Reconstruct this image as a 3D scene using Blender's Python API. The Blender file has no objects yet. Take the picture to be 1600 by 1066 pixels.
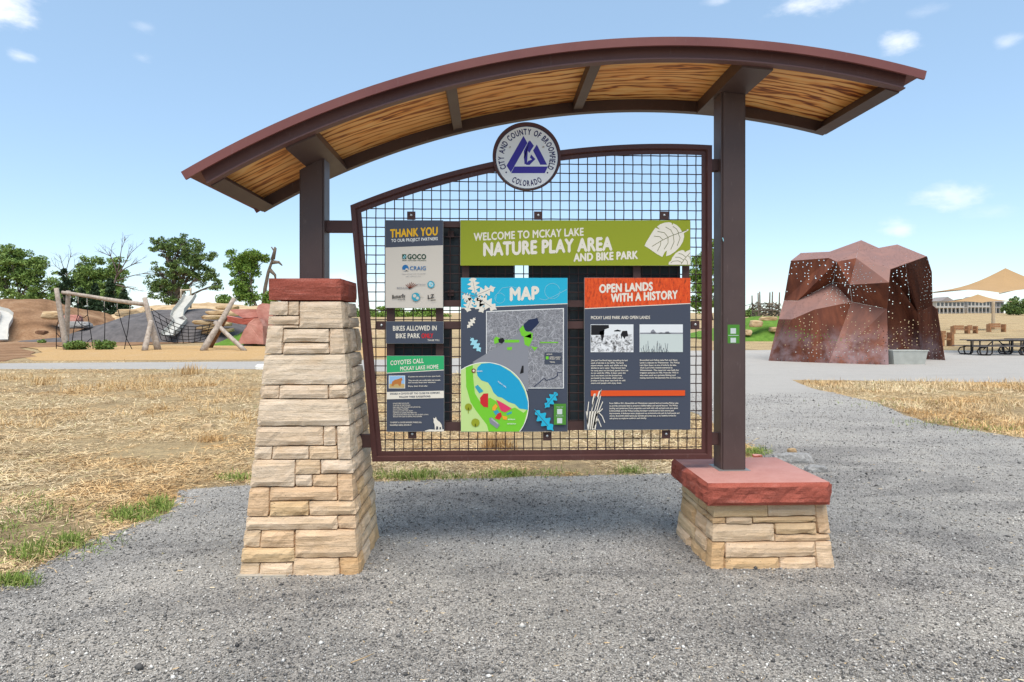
import bpy, bmesh, math, random
import numpy as np
from mathutils import Vector, Matrix, noise
from mathutils.geometry import tessellate_polygon
R = math.radians
random.seed(7); rng = np.random.default_rng(7)
scene = bpy.context.scene
col = scene.collection

# ------------------------------------------------------------------ camera
F, HZ, YAW = 1000.0, 508.0, math.atan(35/1000)
CAMZ = 1.5
cam = bpy.data.cameras.new('camera'); camo = bpy.data.objects.new('camera', cam); col.objects.link(camo)
camo.location = (0, 0, CAMZ); camo.rotation_euler = (R(90), 0, -YAW)
cam.sensor_width = 36; cam.lens = 36*F/1600; cam.shift_y = -(533-HZ)/1600
cam.clip_start = .05; cam.clip_end = 3000
scene.camera = camo
CT, ST = math.cos(YAW), math.sin(YAW)

# ------------------------------------------------------------------ sky and sun
SUN_EL, SUN_AZ = 66, 190          # azimuth: degrees clockwise from +Y; high hazy sun, slightly behind the camera
world = bpy.data.worlds.new('World'); scene.world = world; world.use_nodes = True
wn, wl = world.node_tree.nodes, world.node_tree.links
wn.clear()
wo = wn.new('ShaderNodeOutputWorld'); bg = wn.new('ShaderNodeBackground'); sky = wn.new('ShaderNodeTexSky')
sky.sky_type = 'NISHITA'; sky.sun_disc = False
sky.sun_elevation = R(SUN_EL); sky.sun_rotation = R(SUN_AZ)
sky.altitude = 0; sky.air_density = 1.0; sky.dust_density = 0.15; sky.ozone_density = 1.5
bg.inputs['Strength'].default_value = 0.112
wl.new(bg.outputs[0], wo.inputs[0])
def pdir(u, v):
    dx = (u-800)/F
    d = Vector((ST+dx*CT, CT-dx*ST, -(v-HZ)/F)); return d.normalized()
tc = wn.new('ShaderNodeTexCoord')
nz = wn.new('ShaderNodeTexNoise'); nz.inputs['Scale'].default_value = 14; nz.inputs['Detail'].default_value = 6; nz.inputs['Roughness'].default_value = .6
mpn = wn.new('ShaderNodeMapping'); mpn.inputs['Scale'].default_value = (1, 1, 2.2)
wl.new(tc.outputs['Generated'], mpn.inputs[0]); wl.new(mpn.outputs[0], nz.inputs['Vector'])
nzs = wn.new('ShaderNodeMath'); nzs.operation = 'MULTIPLY_ADD'; nzs.inputs[1].default_value = 2.4; nzs.inputs[2].default_value = -1.35
wl.new(nz.outputs['Fac'], nzs.inputs[0])
acc = None
for (u, v, ru, rv, op) in [(-12, -4, 62, 52, 1.0), (33, 88, 20, 12, .55), (222, 90, 24, 11, .28), (1272, 2, 80, 24, .75), (1400, 64, 34, 22, .75),
                        (1490, 304, 60, 22, .6), (1412, 360, 38, 26, .6), (1573, 66, 20, 12, .4), (225, 42, 20, 10, .2), (1440, 20, 40, 12, .2), (1125, 2, 30, 10, .4),
                        (880, 462, 160, 20, .5), (640, 450, 190, 34, .7), (330, 470, 160, 26, .6), (1560, 330, 40, 14, .2)]:
    d = pdir(u, v)
    sb = wn.new('ShaderNodeVectorMath'); sb.operation = 'SUBTRACT'; sb.inputs[1].default_value = d
    wl.new(tc.outputs['Generated'], sb.inputs[0])
    ml = wn.new('ShaderNodeVectorMath'); ml.operation = 'MULTIPLY'; ml.inputs[1].default_value = (F/ru, F/ru, F/rv)
    wl.new(sb.outputs[0], ml.inputs[0])
    ln = wn.new('ShaderNodeVectorMath'); ln.operation = 'LENGTH'; wl.new(ml.outputs[0], ln.inputs[0])
    ad = wn.new('ShaderNodeMath'); ad.operation = 'SUBTRACT'; wl.new(ln.outputs['Value'], ad.inputs[0]); wl.new(nzs.outputs[0], ad.inputs[1])
    mr = wn.new('ShaderNodeMapRange'); mr.interpolation_type = 'SMOOTHSTEP'
    mr.inputs[1].default_value = .95; mr.inputs[2].default_value = .0; mr.inputs[3].default_value = 0; mr.inputs[4].default_value = op
    wl.new(ad.outputs[0], mr.inputs[0])
    if acc is None: acc = mr.outputs[0]
    else:
        mx = wn.new('ShaderNodeMath'); mx.operation = 'MAXIMUM'; wl.new(acc, mx.inputs[0]); wl.new(mr.outputs[0], mx.inputs[1]); acc = mx.outputs[0]
cmix = wn.new('ShaderNodeMix'); cmix.data_type = 'RGBA'; cmix.inputs[7].default_value = (6.0, 6.2, 6.6, 1)
hz = wn.new('ShaderNodeMix'); hz.data_type = 'RGBA'; hz.inputs[0].default_value = .40; hz.inputs[7].default_value = (2.9, 4.3, 5.7, 1)   # thin even high haze
wl.new(sky.outputs[0], hz.inputs[6]); wl.new(acc, cmix.inputs[0]); wl.new(hz.outputs[2], cmix.inputs[6]); wl.new(cmix.outputs[2], bg.inputs['Color'])

sun = bpy.data.lights.new('sun', 'SUN'); suno = bpy.data.objects.new('sun', sun); col.objects.link(suno)
sun.energy = 2.7; sun.angle = R(55); sun.color = (1, .92, .82)
sd = Vector((math.sin(R(SUN_AZ))*math.cos(R(SUN_EL)), math.cos(R(SUN_AZ))*math.cos(R(SUN_EL)), math.sin(R(SUN_EL))))
suno.rotation_euler = sd.to_track_quat('Z', 'Y').to_euler(); suno.location = (0, -10, 30)
vs = scene.view_settings
vs.view_transform = 'Standard'; vs.look = 'None'; vs.gamma = 1; vs.use_curve_mapping = False
vs.exposure = 0.80

# ------------------------------------------------------------------ helpers
def P(u, v, Y):
    dx = (u-800)/F; t = Y/(CT-dx*ST)
    return (t*(ST+dx*CT), CAMZ-t*(v-HZ)/F)
def W(u, v, Z):                      # a photo position at optical depth Z
    dx = (u-800)/F
    return Vector((Z*(ST+dx*CT), Z*(CT-dx*ST), CAMZ-Z*(v-HZ)/F))
def G(u, v):                         # flat ground point
    Z = CAMZ*F/(v-HZ); w = W(u, v, Z); return (w.x, w.y)
def terrain(x, y):
    t = min(max(y-34, 0), 200)
    h = .031*t*t/(t+6) if t > 0 else 0
    if y > 60: h += .5*noise.noise(Vector((x*.02, y*.02, 3)))*min((y-60)/60, 1)
    return h

def tag(o, label=None, cat=None, group=None, kind=None):
    if label: o['label'] = label
    if cat: o['category'] = cat
    if group: o['group'] = group
    if kind: o['kind'] = kind
    return o
def link(name, me, m=None, parent=None):
    o = bpy.data.objects.new(name, me); col.objects.link(o)
    if parent: o.parent = parent; o.matrix_parent_inverse = parent.matrix_world.inverted() if False else Matrix.Translation(-parent.location)
    if m is not None and me is not None and not me.materials: me.materials.append(m)
    return o
def thing(name, loc, label, cat, group=None):
    o = bpy.data.objects.new(name, None); col.objects.link(o); o.location = loc
    o.empty_display_size = .1
    return tag(o, label, cat, group)
def mesh(name, verts, faces, m=None, parent=None, smooth=False):
    me = bpy.data.meshes.new(name); me.from_pydata([tuple(v) for v in verts], [], faces)
    me.validate(); me.update()
    if smooth: me.shade_smooth()
    return link(name, me, m, parent)
def bmobj(name, bm, m=None, parent=None, smooth=False):
    me = bpy.data.meshes.new(name); bm.normal_update(); bm.to_mesh(me); bm.free()
    if smooth: me.shade_smooth()
    return link(name, me, m, parent)
def npmesh(name, V, Fc, m=None, parent=None):
    """V (n,3), Fc (k,c) all faces c-gons."""
    me = bpy.data.meshes.new(name); k, c = Fc.shape
    me.vertices.add(len(V)); me.vertices.foreach_set('co', V.astype(np.float32).ravel())
    me.loops.add(k*c); me.loops.foreach_set('vertex_index', Fc.astype(np.int32).ravel())
    me.polygons.add(k); me.polygons.foreach_set('loop_start', np.arange(0, k*c, c, dtype=np.int32))
    me.update(calc_edges=True); me.validate()
    return link(name, me, m, parent)
def box(bm, x0, x1, y0, y1, z0, z1, mat4=None):
    vs_ = [bm.verts.new((x, y, z)) for x in (x0, x1) for y in (y0, y1) for z in (z0, z1)]
    for f in ((0, 1, 3, 2), (4, 6, 7, 5), (0, 4, 5, 1), (2, 3, 7, 6), (0, 2, 6, 4), (1, 5, 7, 3)):
        bm.faces.new([vs_[i] for i in f])
    if mat4:
        for v in vs_: v.co = mat4 @ v.co
    return vs_
def boxobj(name, x0, x1, y0, y1, z0, z1, m, parent=None, bev=0.0, mat4=None):
    bm = bmesh.new(); box(bm, x0, x1, y0, y1, z0, z1, mat4)
    if bev: bmesh.ops.bevel(bm, geom=bm.edges[:], offset=bev, segments=2, affect='EDGES')
    bmesh.ops.recalc_face_normals(bm, faces=bm.faces[:])
    return bmobj(name, bm, m, parent)
def tube_data(pts, rads, n=8, cap=True):
    pts = [Vector(p) for p in pts]
    if not hasattr(rads, '__len__'): rads = [rads]*len(pts)
    V, Fc = [], []
    up = None
    for i, p in enumerate(pts):
        d = (pts[min(i+1, len(pts)-1)]-pts[max(i-1, 0)]).normalized()
        if up is None:
            up = Vector((0, 0, 1)) if abs(d.z) < .9 else Vector((1, 0, 0))
        a = d.cross(up).normalized(); b = a.cross(d).normalized(); up = b
        for k in range(n):
            t = 2*math.pi*k/n
            V.append(p+(a*math.cos(t)+b*math.sin(t))*rads[i])
    for i in range(len(pts)-1):
        for k in range(n):
            Fc.append((i*n+k, i*n+(k+1) % n, (i+1)*n+(k+1) % n, (i+1)*n+k))
    if cap:
        Fc.append(tuple(range(n))[::-1]); Fc.append(tuple((len(pts)-1)*n+k for k in range(n)))
    return V, Fc
def tubes(name, lst, m, parent=None, n=8, smooth=True):
    V, Fc = [], []
    for pts, r in lst:
        v, f = tube_data(pts, r, n); o = len(V)
        V += v; Fc += [tuple(i+o for i in q) for q in f]
    return mesh(name, V, Fc, m, parent, smooth)
def poly_prism(bm, pts, axis_fn, d0, d1):
    """pts: 2D outline; axis_fn(p, d) -> 3D"""
    a = [bm.verts.new(axis_fn(p, d0)) for p in pts]; b = [bm.verts.new(axis_fn(p, d1)) for p in pts]
    n = len(pts)
    for i in range(n):
        bm.faces.new((a[i], a[(i+1) % n], b[(i+1) % n], b[i]))
    for ring, rev in ((a, False), (b, True)):
        tris = tessellate_polygon([[Vector((p[0], p[1], 0)) for p in pts]])
        for t in tris:
            q = [ring[i] for i in t]
            try: bm.faces.new(q[::-1] if rev else q)
            except ValueError: pass

# ------------------------------------------------------------------ materials
MATS = {}
class NT:
    def __init__(s, name):
        m = bpy.data.materials.new(name); m.use_nodes = True; s.m = m; s.n = m.node_tree.nodes; s.l = m.node_tree.links
        s.b = s.n['Principled BSDF']; MATS[name] = m
    def new(s, t, **kw):
        n = s.n.new('ShaderNode'+t)
        for k, v in kw.items():
            if k.startswith('i_'): n.inputs[k[2:].replace('_', ' ')].default_value = v
            else: setattr(n, k, v)
        return n
    def link(s, a, b): s.l.new(a, b)
    def pos(s, scale=(1, 1, 1), rand=0.0, rot=(0, 0, 0)):
        g = s.new('NewGeometry'); out = g.outputs['Position']
        if rand:
            oi = s.new('ObjectInfo'); mu = s.new('VectorMath', operation='SCALE'); mu.inputs[0].default_value = (13.1, 7.7, 31.3)
            ml = s.new('Math', operation='MULTIPLY'); s.link(oi.outputs['Random'], ml.inputs[0]); ml.inputs[1].default_value = rand
            s.link(ml.outputs[0], mu.inputs['Scale']); ad = s.new('VectorMath', operation='ADD'); s.link(out, ad.inputs[0]); s.link(mu.outputs[0], ad.inputs[1]); out = ad.outputs[0]
        mp = s.new('Mapping'); mp.inputs['Scale'].default_value = scale; mp.inputs['Rotation'].default_value = rot
        s.link(out, mp.inputs[0]); return mp.outputs[0]
    def noise(s, vec, scale, detail=5, rough=.55, dist=0):
        n = s.new('TexNoise'); n.inputs['Scale'].default_value = scale; n.inputs['Detail'].default_value = detail
        n.inputs['Roughness'].default_value = rough; n.inputs['Distortion'].default_value = dist
        s.link(vec, n.inputs['Vector']); return n.outputs['Fac']
    def voro(s, vec, scale, feature='F1', out='Distance', rnd=1):
        n = s.new('TexVoronoi', feature=feature); n.inputs['Scale'].default_value = scale; n.inputs['Randomness'].default_value = rnd
        s.link(vec, n.inputs['Vector']); return n.outputs[out]
    def ramp(s, fac, stops, interp='LINEAR'):
        n = s.new('ValToRGB'); cr = n.color_ramp; cr.interpolation = interp
        while len(cr.elements) < len(stops): cr.elements.new(.5)
        for e, (p, c) in zip(cr.elements, stops):
            e.position = p; e.color = (*c, 1) if len(c) == 3 else c
        s.link(fac, n.inputs[0]); return n.outputs[0]
    def mix(s, fac, a, b, mode='MIX'):
        n = s.new('Mix', data_type='RGBA', blend_type=mode)
        for sock, v in ((n.inputs[0], fac), (n.inputs[6], a), (n.inputs[7], b)):
            if hasattr(v, 'is_linked'): s.link(v, sock)
            elif hasattr(v, '__len__'): sock.default_value = (*v, 1) if len(v) == 3 else v
            else: sock.default_value = v
        return n.outputs[2]
    def math(s, op, a, b=0, clamp=False):
        n = s.new('Math', operation=op, use_clamp=clamp)
        for sock, v in ((n.inputs[0], a), (n.inputs[1], b)):
            if hasattr(v, 'is_linked'): s.link(v, sock)
            else: sock.default_value = v
        return n.outputs[0]
    def base(s, c, rough=.7, spec=.3, metal=0):
        if hasattr(c, 'is_linked'): s.link(c, s.b.inputs['Base Color'])
        else: s.b.inputs['Base Color'].default_value = (*c, 1)
        s.b.inputs['Roughness'].default_value = rough; s.b.inputs['Specular IOR Level'].default_value = spec; s.b.inputs['Metallic'].default_value = metal
    def bump(s, h, strength=.5, dist=.01):
        n = s.new('Bump'); n.inputs['Strength'].default_value = strength; n.inputs['Distance'].default_value = dist
        s.link(h, n.inputs['Height']); s.link(n.outputs[0], s.b.inputs['Normal'])
def flat(name, c, rough=.6, spec=.3, metal=0, var=.0, scale=8):
    t = NT(name)
    if var:
        f = t.noise(t.pos(), scale, 4)
        t.base(t.ramp(f, [(.3, tuple(k*(1-var) for k in c)), (.7, tuple(min(1, k*(1+var)) for k in c))]), rough, spec, metal)
    else: t.base(c, rough, spec, metal)
    return t.m
def c8(r, g, b):
    f = lambda k: ((k/255+.055)/1.055)**2.4 if k/255 > .04045 else k/255/12.92
    return (f(r), f(g), f(b))

def make_mats():
    # painted steel, dark oxide brown with dust
    for nm, ca, cb in (('steel', (.068, .041, .037), (.10, .064, .056)), ('frame_steel', (.062, .020, .017), (.10, .036, .029)), ('fascia', (.15, .046, .040), (.20, .068, .058)), ('fascia_dim', (.115, .052, .049), (.155, .075, .068))):
        t = NT(nm); f = t.noise(t.pos(), 2.2, 6, .6); f2 = t.noise(t.pos((1, 1, .25)), 60, 3)
        c = t.ramp(f, [(.3, ca), (.75, cb)]); c = t.mix(t.ramp(f2, [(.62, (0, 0, 0)), (.8, (.25, .25, .25))]), c, (.24, .19, .17))
        t.base(c, .5, .35); t.link(t.ramp(f, [(.3, (.38,)*3), (.7, (.6,)*3)]), t.b.inputs['Roughness']); t.bump(t.noise(t.pos(), 220, 2), .08, .001)
    flat('wire', (.05, .026, .024), .5, .3)
    flat('bolt', (.55, .55, .53), .35, .5, .8)
    flat('bar', (.072, .036, .031), .6, .25, var=.2)
    flat('board_back', (.035, .043, .047), .6, .25, var=.15)
    flat('edge', (.32, .32, .3), .5, .4, .5)
    # ceiling wood
    t = NT('wood'); p = t.pos((.30, 1.5, .3), 0.5)
    w = t.new('TexWave', wave_type='BANDS', bands_direction='Y'); w.inputs['Scale'].default_value = 2.6; w.inputs['Distortion'].default_value = 13; w.inputs['Detail'].default_value = 3; w.inputs['Detail Scale'].default_value = 1.6; w.inputs['Detail Roughness'].default_value = .6
    t.link(p, w.inputs['Vector']); f = w.outputs['Fac']; big = t.noise(t.pos((1, 2, 1), .5), 1.3, 4)
    c = t.ramp(f, [(.0, (.17, .04, .012)), (.10, (.44, .14, .03)), (.22, (.76, .31, .075)), (.7, (.88, .45, .14)), (1, (.90, .54, .21))])
    c = t.mix(t.ramp(big, [(.4, (0,)*3), (.65, (.45,)*3)]), c, (.76, .30, .07))
    k = t.noise(t.pos((.8, 16, .8), .35), 1.7, 4, .6); c = t.mix(t.ramp(k, [(.63, (0,)*3), (.70, (.6,)*3)]), c, (.20, .06, .02), 'MIX')
    t.base(c, .6, .3); t.bump(f, .3, .004)
    # masonry stone
    for nm, cols in (('stone', [(.72, .54, .365), (.76, .58, .40), (.72, .50, .315), (.79, .62, .45)]), ('stone_grey', [(.74, .60, .455), (.77, .62, .475), (.72, .565, .415), (.79, .655, .51)]), ('stone_gold', [(.70, .49, .28), (.74, .545, .33), (.66, .43, .23), (.75, .58, .38)])):
        t = NT(nm); oi = t.new('ObjectInfo'); base = t.ramp(oi.outputs['Random'], [(.0, cols[0]), (.3, cols[1]), (.6, cols[2]), (1, cols[3])])
        st = t.noise(t.pos((1.0, 1.0, 16), 1), 3.2, 7, .65, .5); sp = t.noise(t.pos((1, 1, 1), 1), 7, 5, .6); gr = t.noise(t.pos((1, 1, 1)), 260, 2)
        c = t.mix(t.ramp(st, [(.36, (0,)*3), (.66, (1,)*3)]), t.mix(1, base, (.84, .79, .71), 'MULTIPLY'), t.mix(1, base, (1.07, 1.06, 1.04), 'MULTIPLY'))
        c = t.mix(t.ramp(sp, [(.52, (0,)*3), (.76, (.4,)*3)]), c, (.56, .35, .17)); c = t.mix(t.ramp(gr, [(.4, (0,)*3), (.7, (.35,)*3)]), c, t.mix(1, c, (.55, .5, .45), 'MULTIPLY'))
        pk = t.voro(t.pos((1, 1, 1.4), 1), 38); pk2 = t.math('LESS_THAN', pk, .1); vis = t.ramp(t.noise(t.pos((1, 1, 1), 1), 4), [(.52, (0,)*3), (.6, (1,)*3)])
        c = t.mix(t.math('MULTIPLY', pk2, vis), c, (.05, .035, .025))
        t.base(c, .9, .15)
        h = t.math('ADD', t.math('MULTIPLY', st, 1.0), t.math('MULTIPLY', t.noise(t.pos((1, 1, 2), 1), 24, 6, .65), .9)); t.bump(h, .9, .010)
    t = NT('mortar'); t.base(t.ramp(t.noise(t.pos(), 30, 4), [(.3, (.10, .08, .06)), (.7, (.2, .16, .12))]), .95, .1)
    for nm, top in (('red_sandstone', 0), ('red_rock', 0)):
        t = NT(nm); st = t.noise(t.pos((1, 1, 10), 1), 4, 6, .6, .4); c = t.ramp(st, [(.3, (.31, .085, .058)), (.55, (.41, .115, .08)), (.75, (.52, .20, .15))])
        sl = t.noise(t.pos(), 120, 3, .7); c = t.mix(t.ramp(sl, [(.35, (.5,)*3), (.6, (0,)*3)]), c, (.26, .05, .03))
        # upward faces of the slab paler: light from above painted into the colour
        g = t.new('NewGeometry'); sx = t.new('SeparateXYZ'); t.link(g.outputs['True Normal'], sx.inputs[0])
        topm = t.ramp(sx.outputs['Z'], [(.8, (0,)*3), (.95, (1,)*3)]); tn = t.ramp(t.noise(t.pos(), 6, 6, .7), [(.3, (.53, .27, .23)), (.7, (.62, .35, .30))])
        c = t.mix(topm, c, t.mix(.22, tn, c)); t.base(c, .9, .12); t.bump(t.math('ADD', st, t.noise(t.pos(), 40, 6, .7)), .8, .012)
    # pink boulder
    t = NT('pink_stone'); t.base(t.ramp(t.noise(t.pos(), 1.5, 6), [(.3, (.42, .17, .13)), (.7, (.58, .30, .24))]), .9, .1); t.bump(t.noise(t.pos(), 3, 6), .5, .1)
    t = NT('tan_rock'); t.base(t.ramp(t.noise(t.pos((1, 1, 3)), 1.2, 6), [(.3, (.36, .23, .12)), (.55, (.52, .38, .22)), (.75, (.6, .48, .33))]), .9, .1); t.bump(t.noise(t.pos((1, 1, 3)), 3, 6), .6, .1)
    t = NT('grey_rock'); t.base(t.ramp(t.noise(t.pos(), 30, 6, .7), [(.3, (.16, .15, .14)), (.55, (.34, .33, .31)), (.75, (.5, .49, .47))]), .9, .1); t.bump(t.noise(t.pos(), 40, 6, .7), .7, .02)
    # grounds
    t = NT('gravel'); p = t.pos((1, 1, 0))
    v1 = t.voro(p, 135, out='Color'); vd = t.voro(p, 135); s1 = t.new('SeparateColor'); t.link(v1, s1.inputs[0])
    c = t.ramp(s1.outputs[0], [(0, (.125, .118, .11)), (.3, (.25, .235, .217)), (.65, (.37, .347, .318)), (.9, (.49, .46, .42)), (1, (.64, .61, .57))])
    big = t.noise(p, .9, 5, .6); c = t.mix(t.ramp(big, [(.35, (0,)*3), (.7, (.5,)*3)]), c, (.33, .315, .285))
    mid = t.noise(t.pos((1, .6, 0)), 5, 5, .65); c = t.mix(1, c, t.ramp(mid, [(.3, (.84,)*3), (.7, (1.13, 1.11, 1.08))]), 'MULTIPLY')
    ys = t.new('SeparateXYZ'); t.link(t.pos(), ys.inputs[0])
    far = t.ramp(t.math('MULTIPLY', ys.outputs['Y'], .05), [(.16, (0,)*3), (.75, (.85,)*3)]); fm = t.noise(p, 30, 5, .75); c = t.mix(far, c, t.mix(t.ramp(fm, [(.3, (0,)*3), (.7, (1,)*3)]), (.38, .355, .32), (.49, .46, .415)))
    yel = t.noise(p, .7, 6, .7, 2); c = t.mix(t.ramp(yel, [(.62, (0,)*3), (.74, (.35,)*3)]), c, (.42, .36, .24))
    pt = t.noise(t.pos((.55, 1.3, 0)), .8, 6, .68, .8); c = t.mix(t.math('SUBTRACT', 1, far), c, t.ramp(pt, [(.34, (.60, .60, .605)), (.48, (.93, .93, .92)), (.62, (1.12, 1.11, 1.08))]), 'MULTIPLY')
    t.base(c, .92, .15); t.bump(vd, .9, .008)
    t = NT('gravel_stones'); g = t.new('NewGeometry'); c = t.ramp(g.outputs['Random Per Island'], [(0, (.075, .072, .07)), (.3, (.20, .19, .178)), (.6, (.355, .335, .31)), (.86, (.50, .47, .43)), (.97, (.68, .65, .60)), (1, (.85, .82, .77))])
    pt = t.noise(t.pos((.55, 1.3, 0)), .8, 6, .68, .8); c = t.mix(1, c, t.ramp(pt, [(.34, (.60, .60, .605)), (.48, (.93, .93, .92)), (.62, (1.15, 1.14, 1.1))]), 'MULTIPLY')
    t.base(c, .85, .2)
    t = NT('concrete'); t.base(t.ramp(t.noise(t.pos(), 14, 6), [(.3, (.34, .30, .24)), (.7, (.46, .42, .35))]), .9, .1); t.bump(t.noise(t.pos(), 90, 4), .4, .004)
    t = NT('path'); c = t.ramp(t.noise(t.pos((1, 1, 0)), 6, 6, .7), [(.3, (.36, .345, .32)), (.7, (.49, .465, .43))]); t.base(c, .95, .1)
    t = NT('dry_ground'); p = t.pos((1, 1, 0)); a = t.noise(p, .35, 6, .65, .5); b = t.noise(p, 8, 6, .75, 1); d = t.noise(t.pos((3, 1, 0)), 45, 4, .7, .8)
    c = t.ramp(a, [(.3, (.34, .255, .155)), (.45, (.47, .345, .19)), (.6, (.56, .42, .23)), (.75, (.44, .32, .19))])
    c = t.mix(1, c, t.ramp(b, [(.3, (.55, .55, .56)), (.55, (1, 1, 1)), (.75, (1.2, 1.17, 1.08))]), 'MULTIPLY'); c = t.mix(1, c, t.ramp(d, [(.3, (.5, .48, .46)), (.6, (1.1, 1.1, 1.1))]), 'MULTIPLY')
    gn = t.noise(p, .12, 5, .7); c = t.mix(t.ramp(gn, [(.58, (0,)*3), (.72, (.45,)*3)]), c, (.20, .21, .075))
    t.base(c, .95, .08); t.bump(t.math('ADD', b, d), .8, .03)
    t = NT('straw_blades'); g = t.new('NewGeometry'); p = t.pos((1, 1, 0)); a = t.noise(p, .45, 4, .6)
    c1 = t.ramp(g.outputs['Random Per Island'], [(0, (.38, .28, .17)), (.25, (.60, .46, .27)), (.6, (.74, .58, .35)), (.9, (.80, .67, .45)), (1, (.36, .38, .15))])
    c2 = t.ramp(g.outputs['Random Per Island'], [(0, (.34, .19, .085)), (.4, (.58, .36, .15)), (1, (.72, .50, .25))]); mm = t.noise(p, 1.6, 5, .7); t.base(t.mix(1, t.mix(t.ramp(a, [(.42, (0,)*3), (.62, (1,)*3)]), c1, c2), t.ramp(mm, [(.34, (.62, .61, .61)), (.5, (1, 1, 1)), (.66, (1.2, 1.2, 1.18))]), 'MULTIPLY'), .85, .1)
    t = NT('green_blades'); g = t.new('NewGeometry'); t.base(t.ramp(g.outputs['Random Per Island'], [(0, (.10, .16, .03)), (.5, (.19, .27, .055)), (.85, (.29, .34, .09)), (1, (.5, .42, .2))]), .8, .15)
    t = NT('tall_straw'); g = t.new('NewGeometry'); t.base(t.ramp(g.outputs['Random Per Island'], [(0, (.36, .21, .09)), (.5, (.60, .40, .18)), (1, (.72, .54, .30))]), .85, .1)
    t = NT('wood_chips'); p = t.pos((1, 1, 0)); a = t.noise(p, 9, 5, .8); b = t.noise(p, 1, 4); c = t.ramp(a, [(.3, (.33, .20, .09)), (.55, (.53, .345, .16)), (.75, (.66, .47, .26))]); c = t.mix(t.ramp(b, [(.5, (0,)*3), (.7, (.5,)*3)]), c, (.50, .36, .22)); t.base(c, .95, .05); t.bump(a, .8, .05)
    t = NT('brown_dirt'); p = t.pos(); a = t.noise(p, .5, 7, .65, .4); c = t.ramp(a, [(.3, (.18, .10, .055)), (.5, (.31, .18, .10)), (.72, (.44, .29, .175))]); b = t.noise(p, 8, 5, .7); c = t.mix(1, c, t.ramp(b, [(.3, (.7,)*3), (.7, (1.15,)*3)]), 'MULTIPLY'); t.base(c, .95, .05); t.bump(b, .8, .1)
    t = NT('dark_mound'); a = t.noise(t.pos(), 1.4, 6, .65); c = t.ramp(a, [(.3, (.085, .08, .08)), (.7, (.17, .155, .15))]); t.base(c, .95, .1); t.bump(t.noise(t.pos(), 5, 5, .7), .5, .1)
    t = NT('turf'); a = t.noise(t.pos(), 2.5, 6, .7); c = t.ramp(a, [(.3, (.075, .16, .022)), (.7, (.15, .27, .045))]); t.base(c, .9, .1); t.bump(t.noise(t.pos(), 14, 4, .7), .7, .05)
    # corten
    t = NT('corten'); sx = t.new('SeparateXYZ'); t.link(t.pos(), sx.inputs[0]); oi = t.new('ObjectInfo')
    st = t.noise(t.pos((1.5, 1.5, .3), 1), 1.2, 6, .6, .2); bl = t.noise(t.pos((1, 1, 1)), 1.3, 7, .7)
    c = t.ramp(st, [(.28, (.06, .017, .009)), (.5, (.13, .037, .018)), (.72, (.235, .072, .032))])
    lowm = t.math('MULTIPLY', t.ramp(t.math('MULTIPLY', sx.outputs['Z'], .5), [(.0, (.9,)*3), (.45, (.75,)*3), (.75, (0,)*3)]), t.ramp(bl, [(.42, (0,)*3), (.62, (1,)*3)]))
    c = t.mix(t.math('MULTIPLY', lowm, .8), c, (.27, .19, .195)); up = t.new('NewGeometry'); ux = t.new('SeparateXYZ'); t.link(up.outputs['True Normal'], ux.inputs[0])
    c = t.mix(t.ramp(ux.outputs['Z'], [(.45, (0,)*3), (.75, (.6,)*3)]), c, (.33, .20, .17))  # upward facets tinted paler, top light put into the rust colour
    t.base(c, .7, .3)
    # round perforations, clustered
    uvn = t.new('UVMap'); vd = t.voro(uvn.outputs[0], 6.4, rnd=.7); t.n[-1].voronoi_dimensions = '2D'; vc = t.voro(uvn.outputs[0], 6.4, out='Color', rnd=.7); t.n[-1].voronoi_dimensions = '2D'; sc = t.new('SeparateColor'); t.link(vc, sc.inputs[0])
    cl = t.noise(t.pos((1, 1, .7)), .55, 2); keep = t.math('GREATER_THAN', t.math('ADD', cl, t.math('MULTIPLY', sc.outputs[0], .25)), .60)
    hole = t.math('MULTIPLY', t.math('LESS_THAN', vd, .135), keep)
    t.link(t.math('SUBTRACT', 1, hole), t.b.inputs['Alpha'])
    # foliage
    for nm, a, b, c_ in (('leaf_mid', (.08, .14, .03), (.16, .25, .06), (.26, .35, .10)), ('leaf_dark', (.055, .10, .028), (.12, .185, .052), (.21, .28, .085)), ('leaf_bright', (.08, .15, .02), (.15, .25, .04), (.24, .34, .07)), ('needle', (.014, .030, .014), (.028, .052, .022), (.045, .075, .03))):
        t = NT(nm); g = t.new('NewGeometry'); t.base(t.ramp(g.outputs['Random Per Island'], [(0, a), (.5, b), (1, c_)]), .7, .2)
        t.b.inputs['Subsurface Weight'].default_value = 0
    t = NT('bark'); t.base(t.ramp(t.noise(t.pos((3, 3, .6)), 2, 6), [(.3, (.10, .075, .055)), (.7, (.22, .18, .14))]), .9, .1)
    t = NT('log'); t.base(t.ramp(t.noise(t.pos((1, 1, 1), 1), 6, 6, .6), [(.3, (.27, .215, .17)), (.7, (.50, .43, .36))]), .85, .1)
    flat('dark_log', (.16, .085, .05), .85, .1, var=.3); flat('rope', (.018, .018, .02), .9, .05); flat('rope_light', (.5, .48, .44), .8, .1)
    flat('slide_white', (.52, .50, .45), .6, .4, var=.08, scale=2); flat('slide_metal', (.46, .45, .40), .6, .4, .0, var=.1, scale=2)
    flat('sail', (.40, .255, .125), .8, .1, var=.06, scale=.6); flat('sail_post', (.50, .40, .28), .6, .2); flat('table_dark', (.022, .017, .016), .6, .3)
    flat('table_top', (.13, .115, .11), .7, .2, var=.3, scale=5); flat('bench_wood', (.33, .17, .085), .7, .2, var=.2); flat('trough', (.45, .45, .40), .5, .4, .1, var=.12, scale=3)
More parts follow.
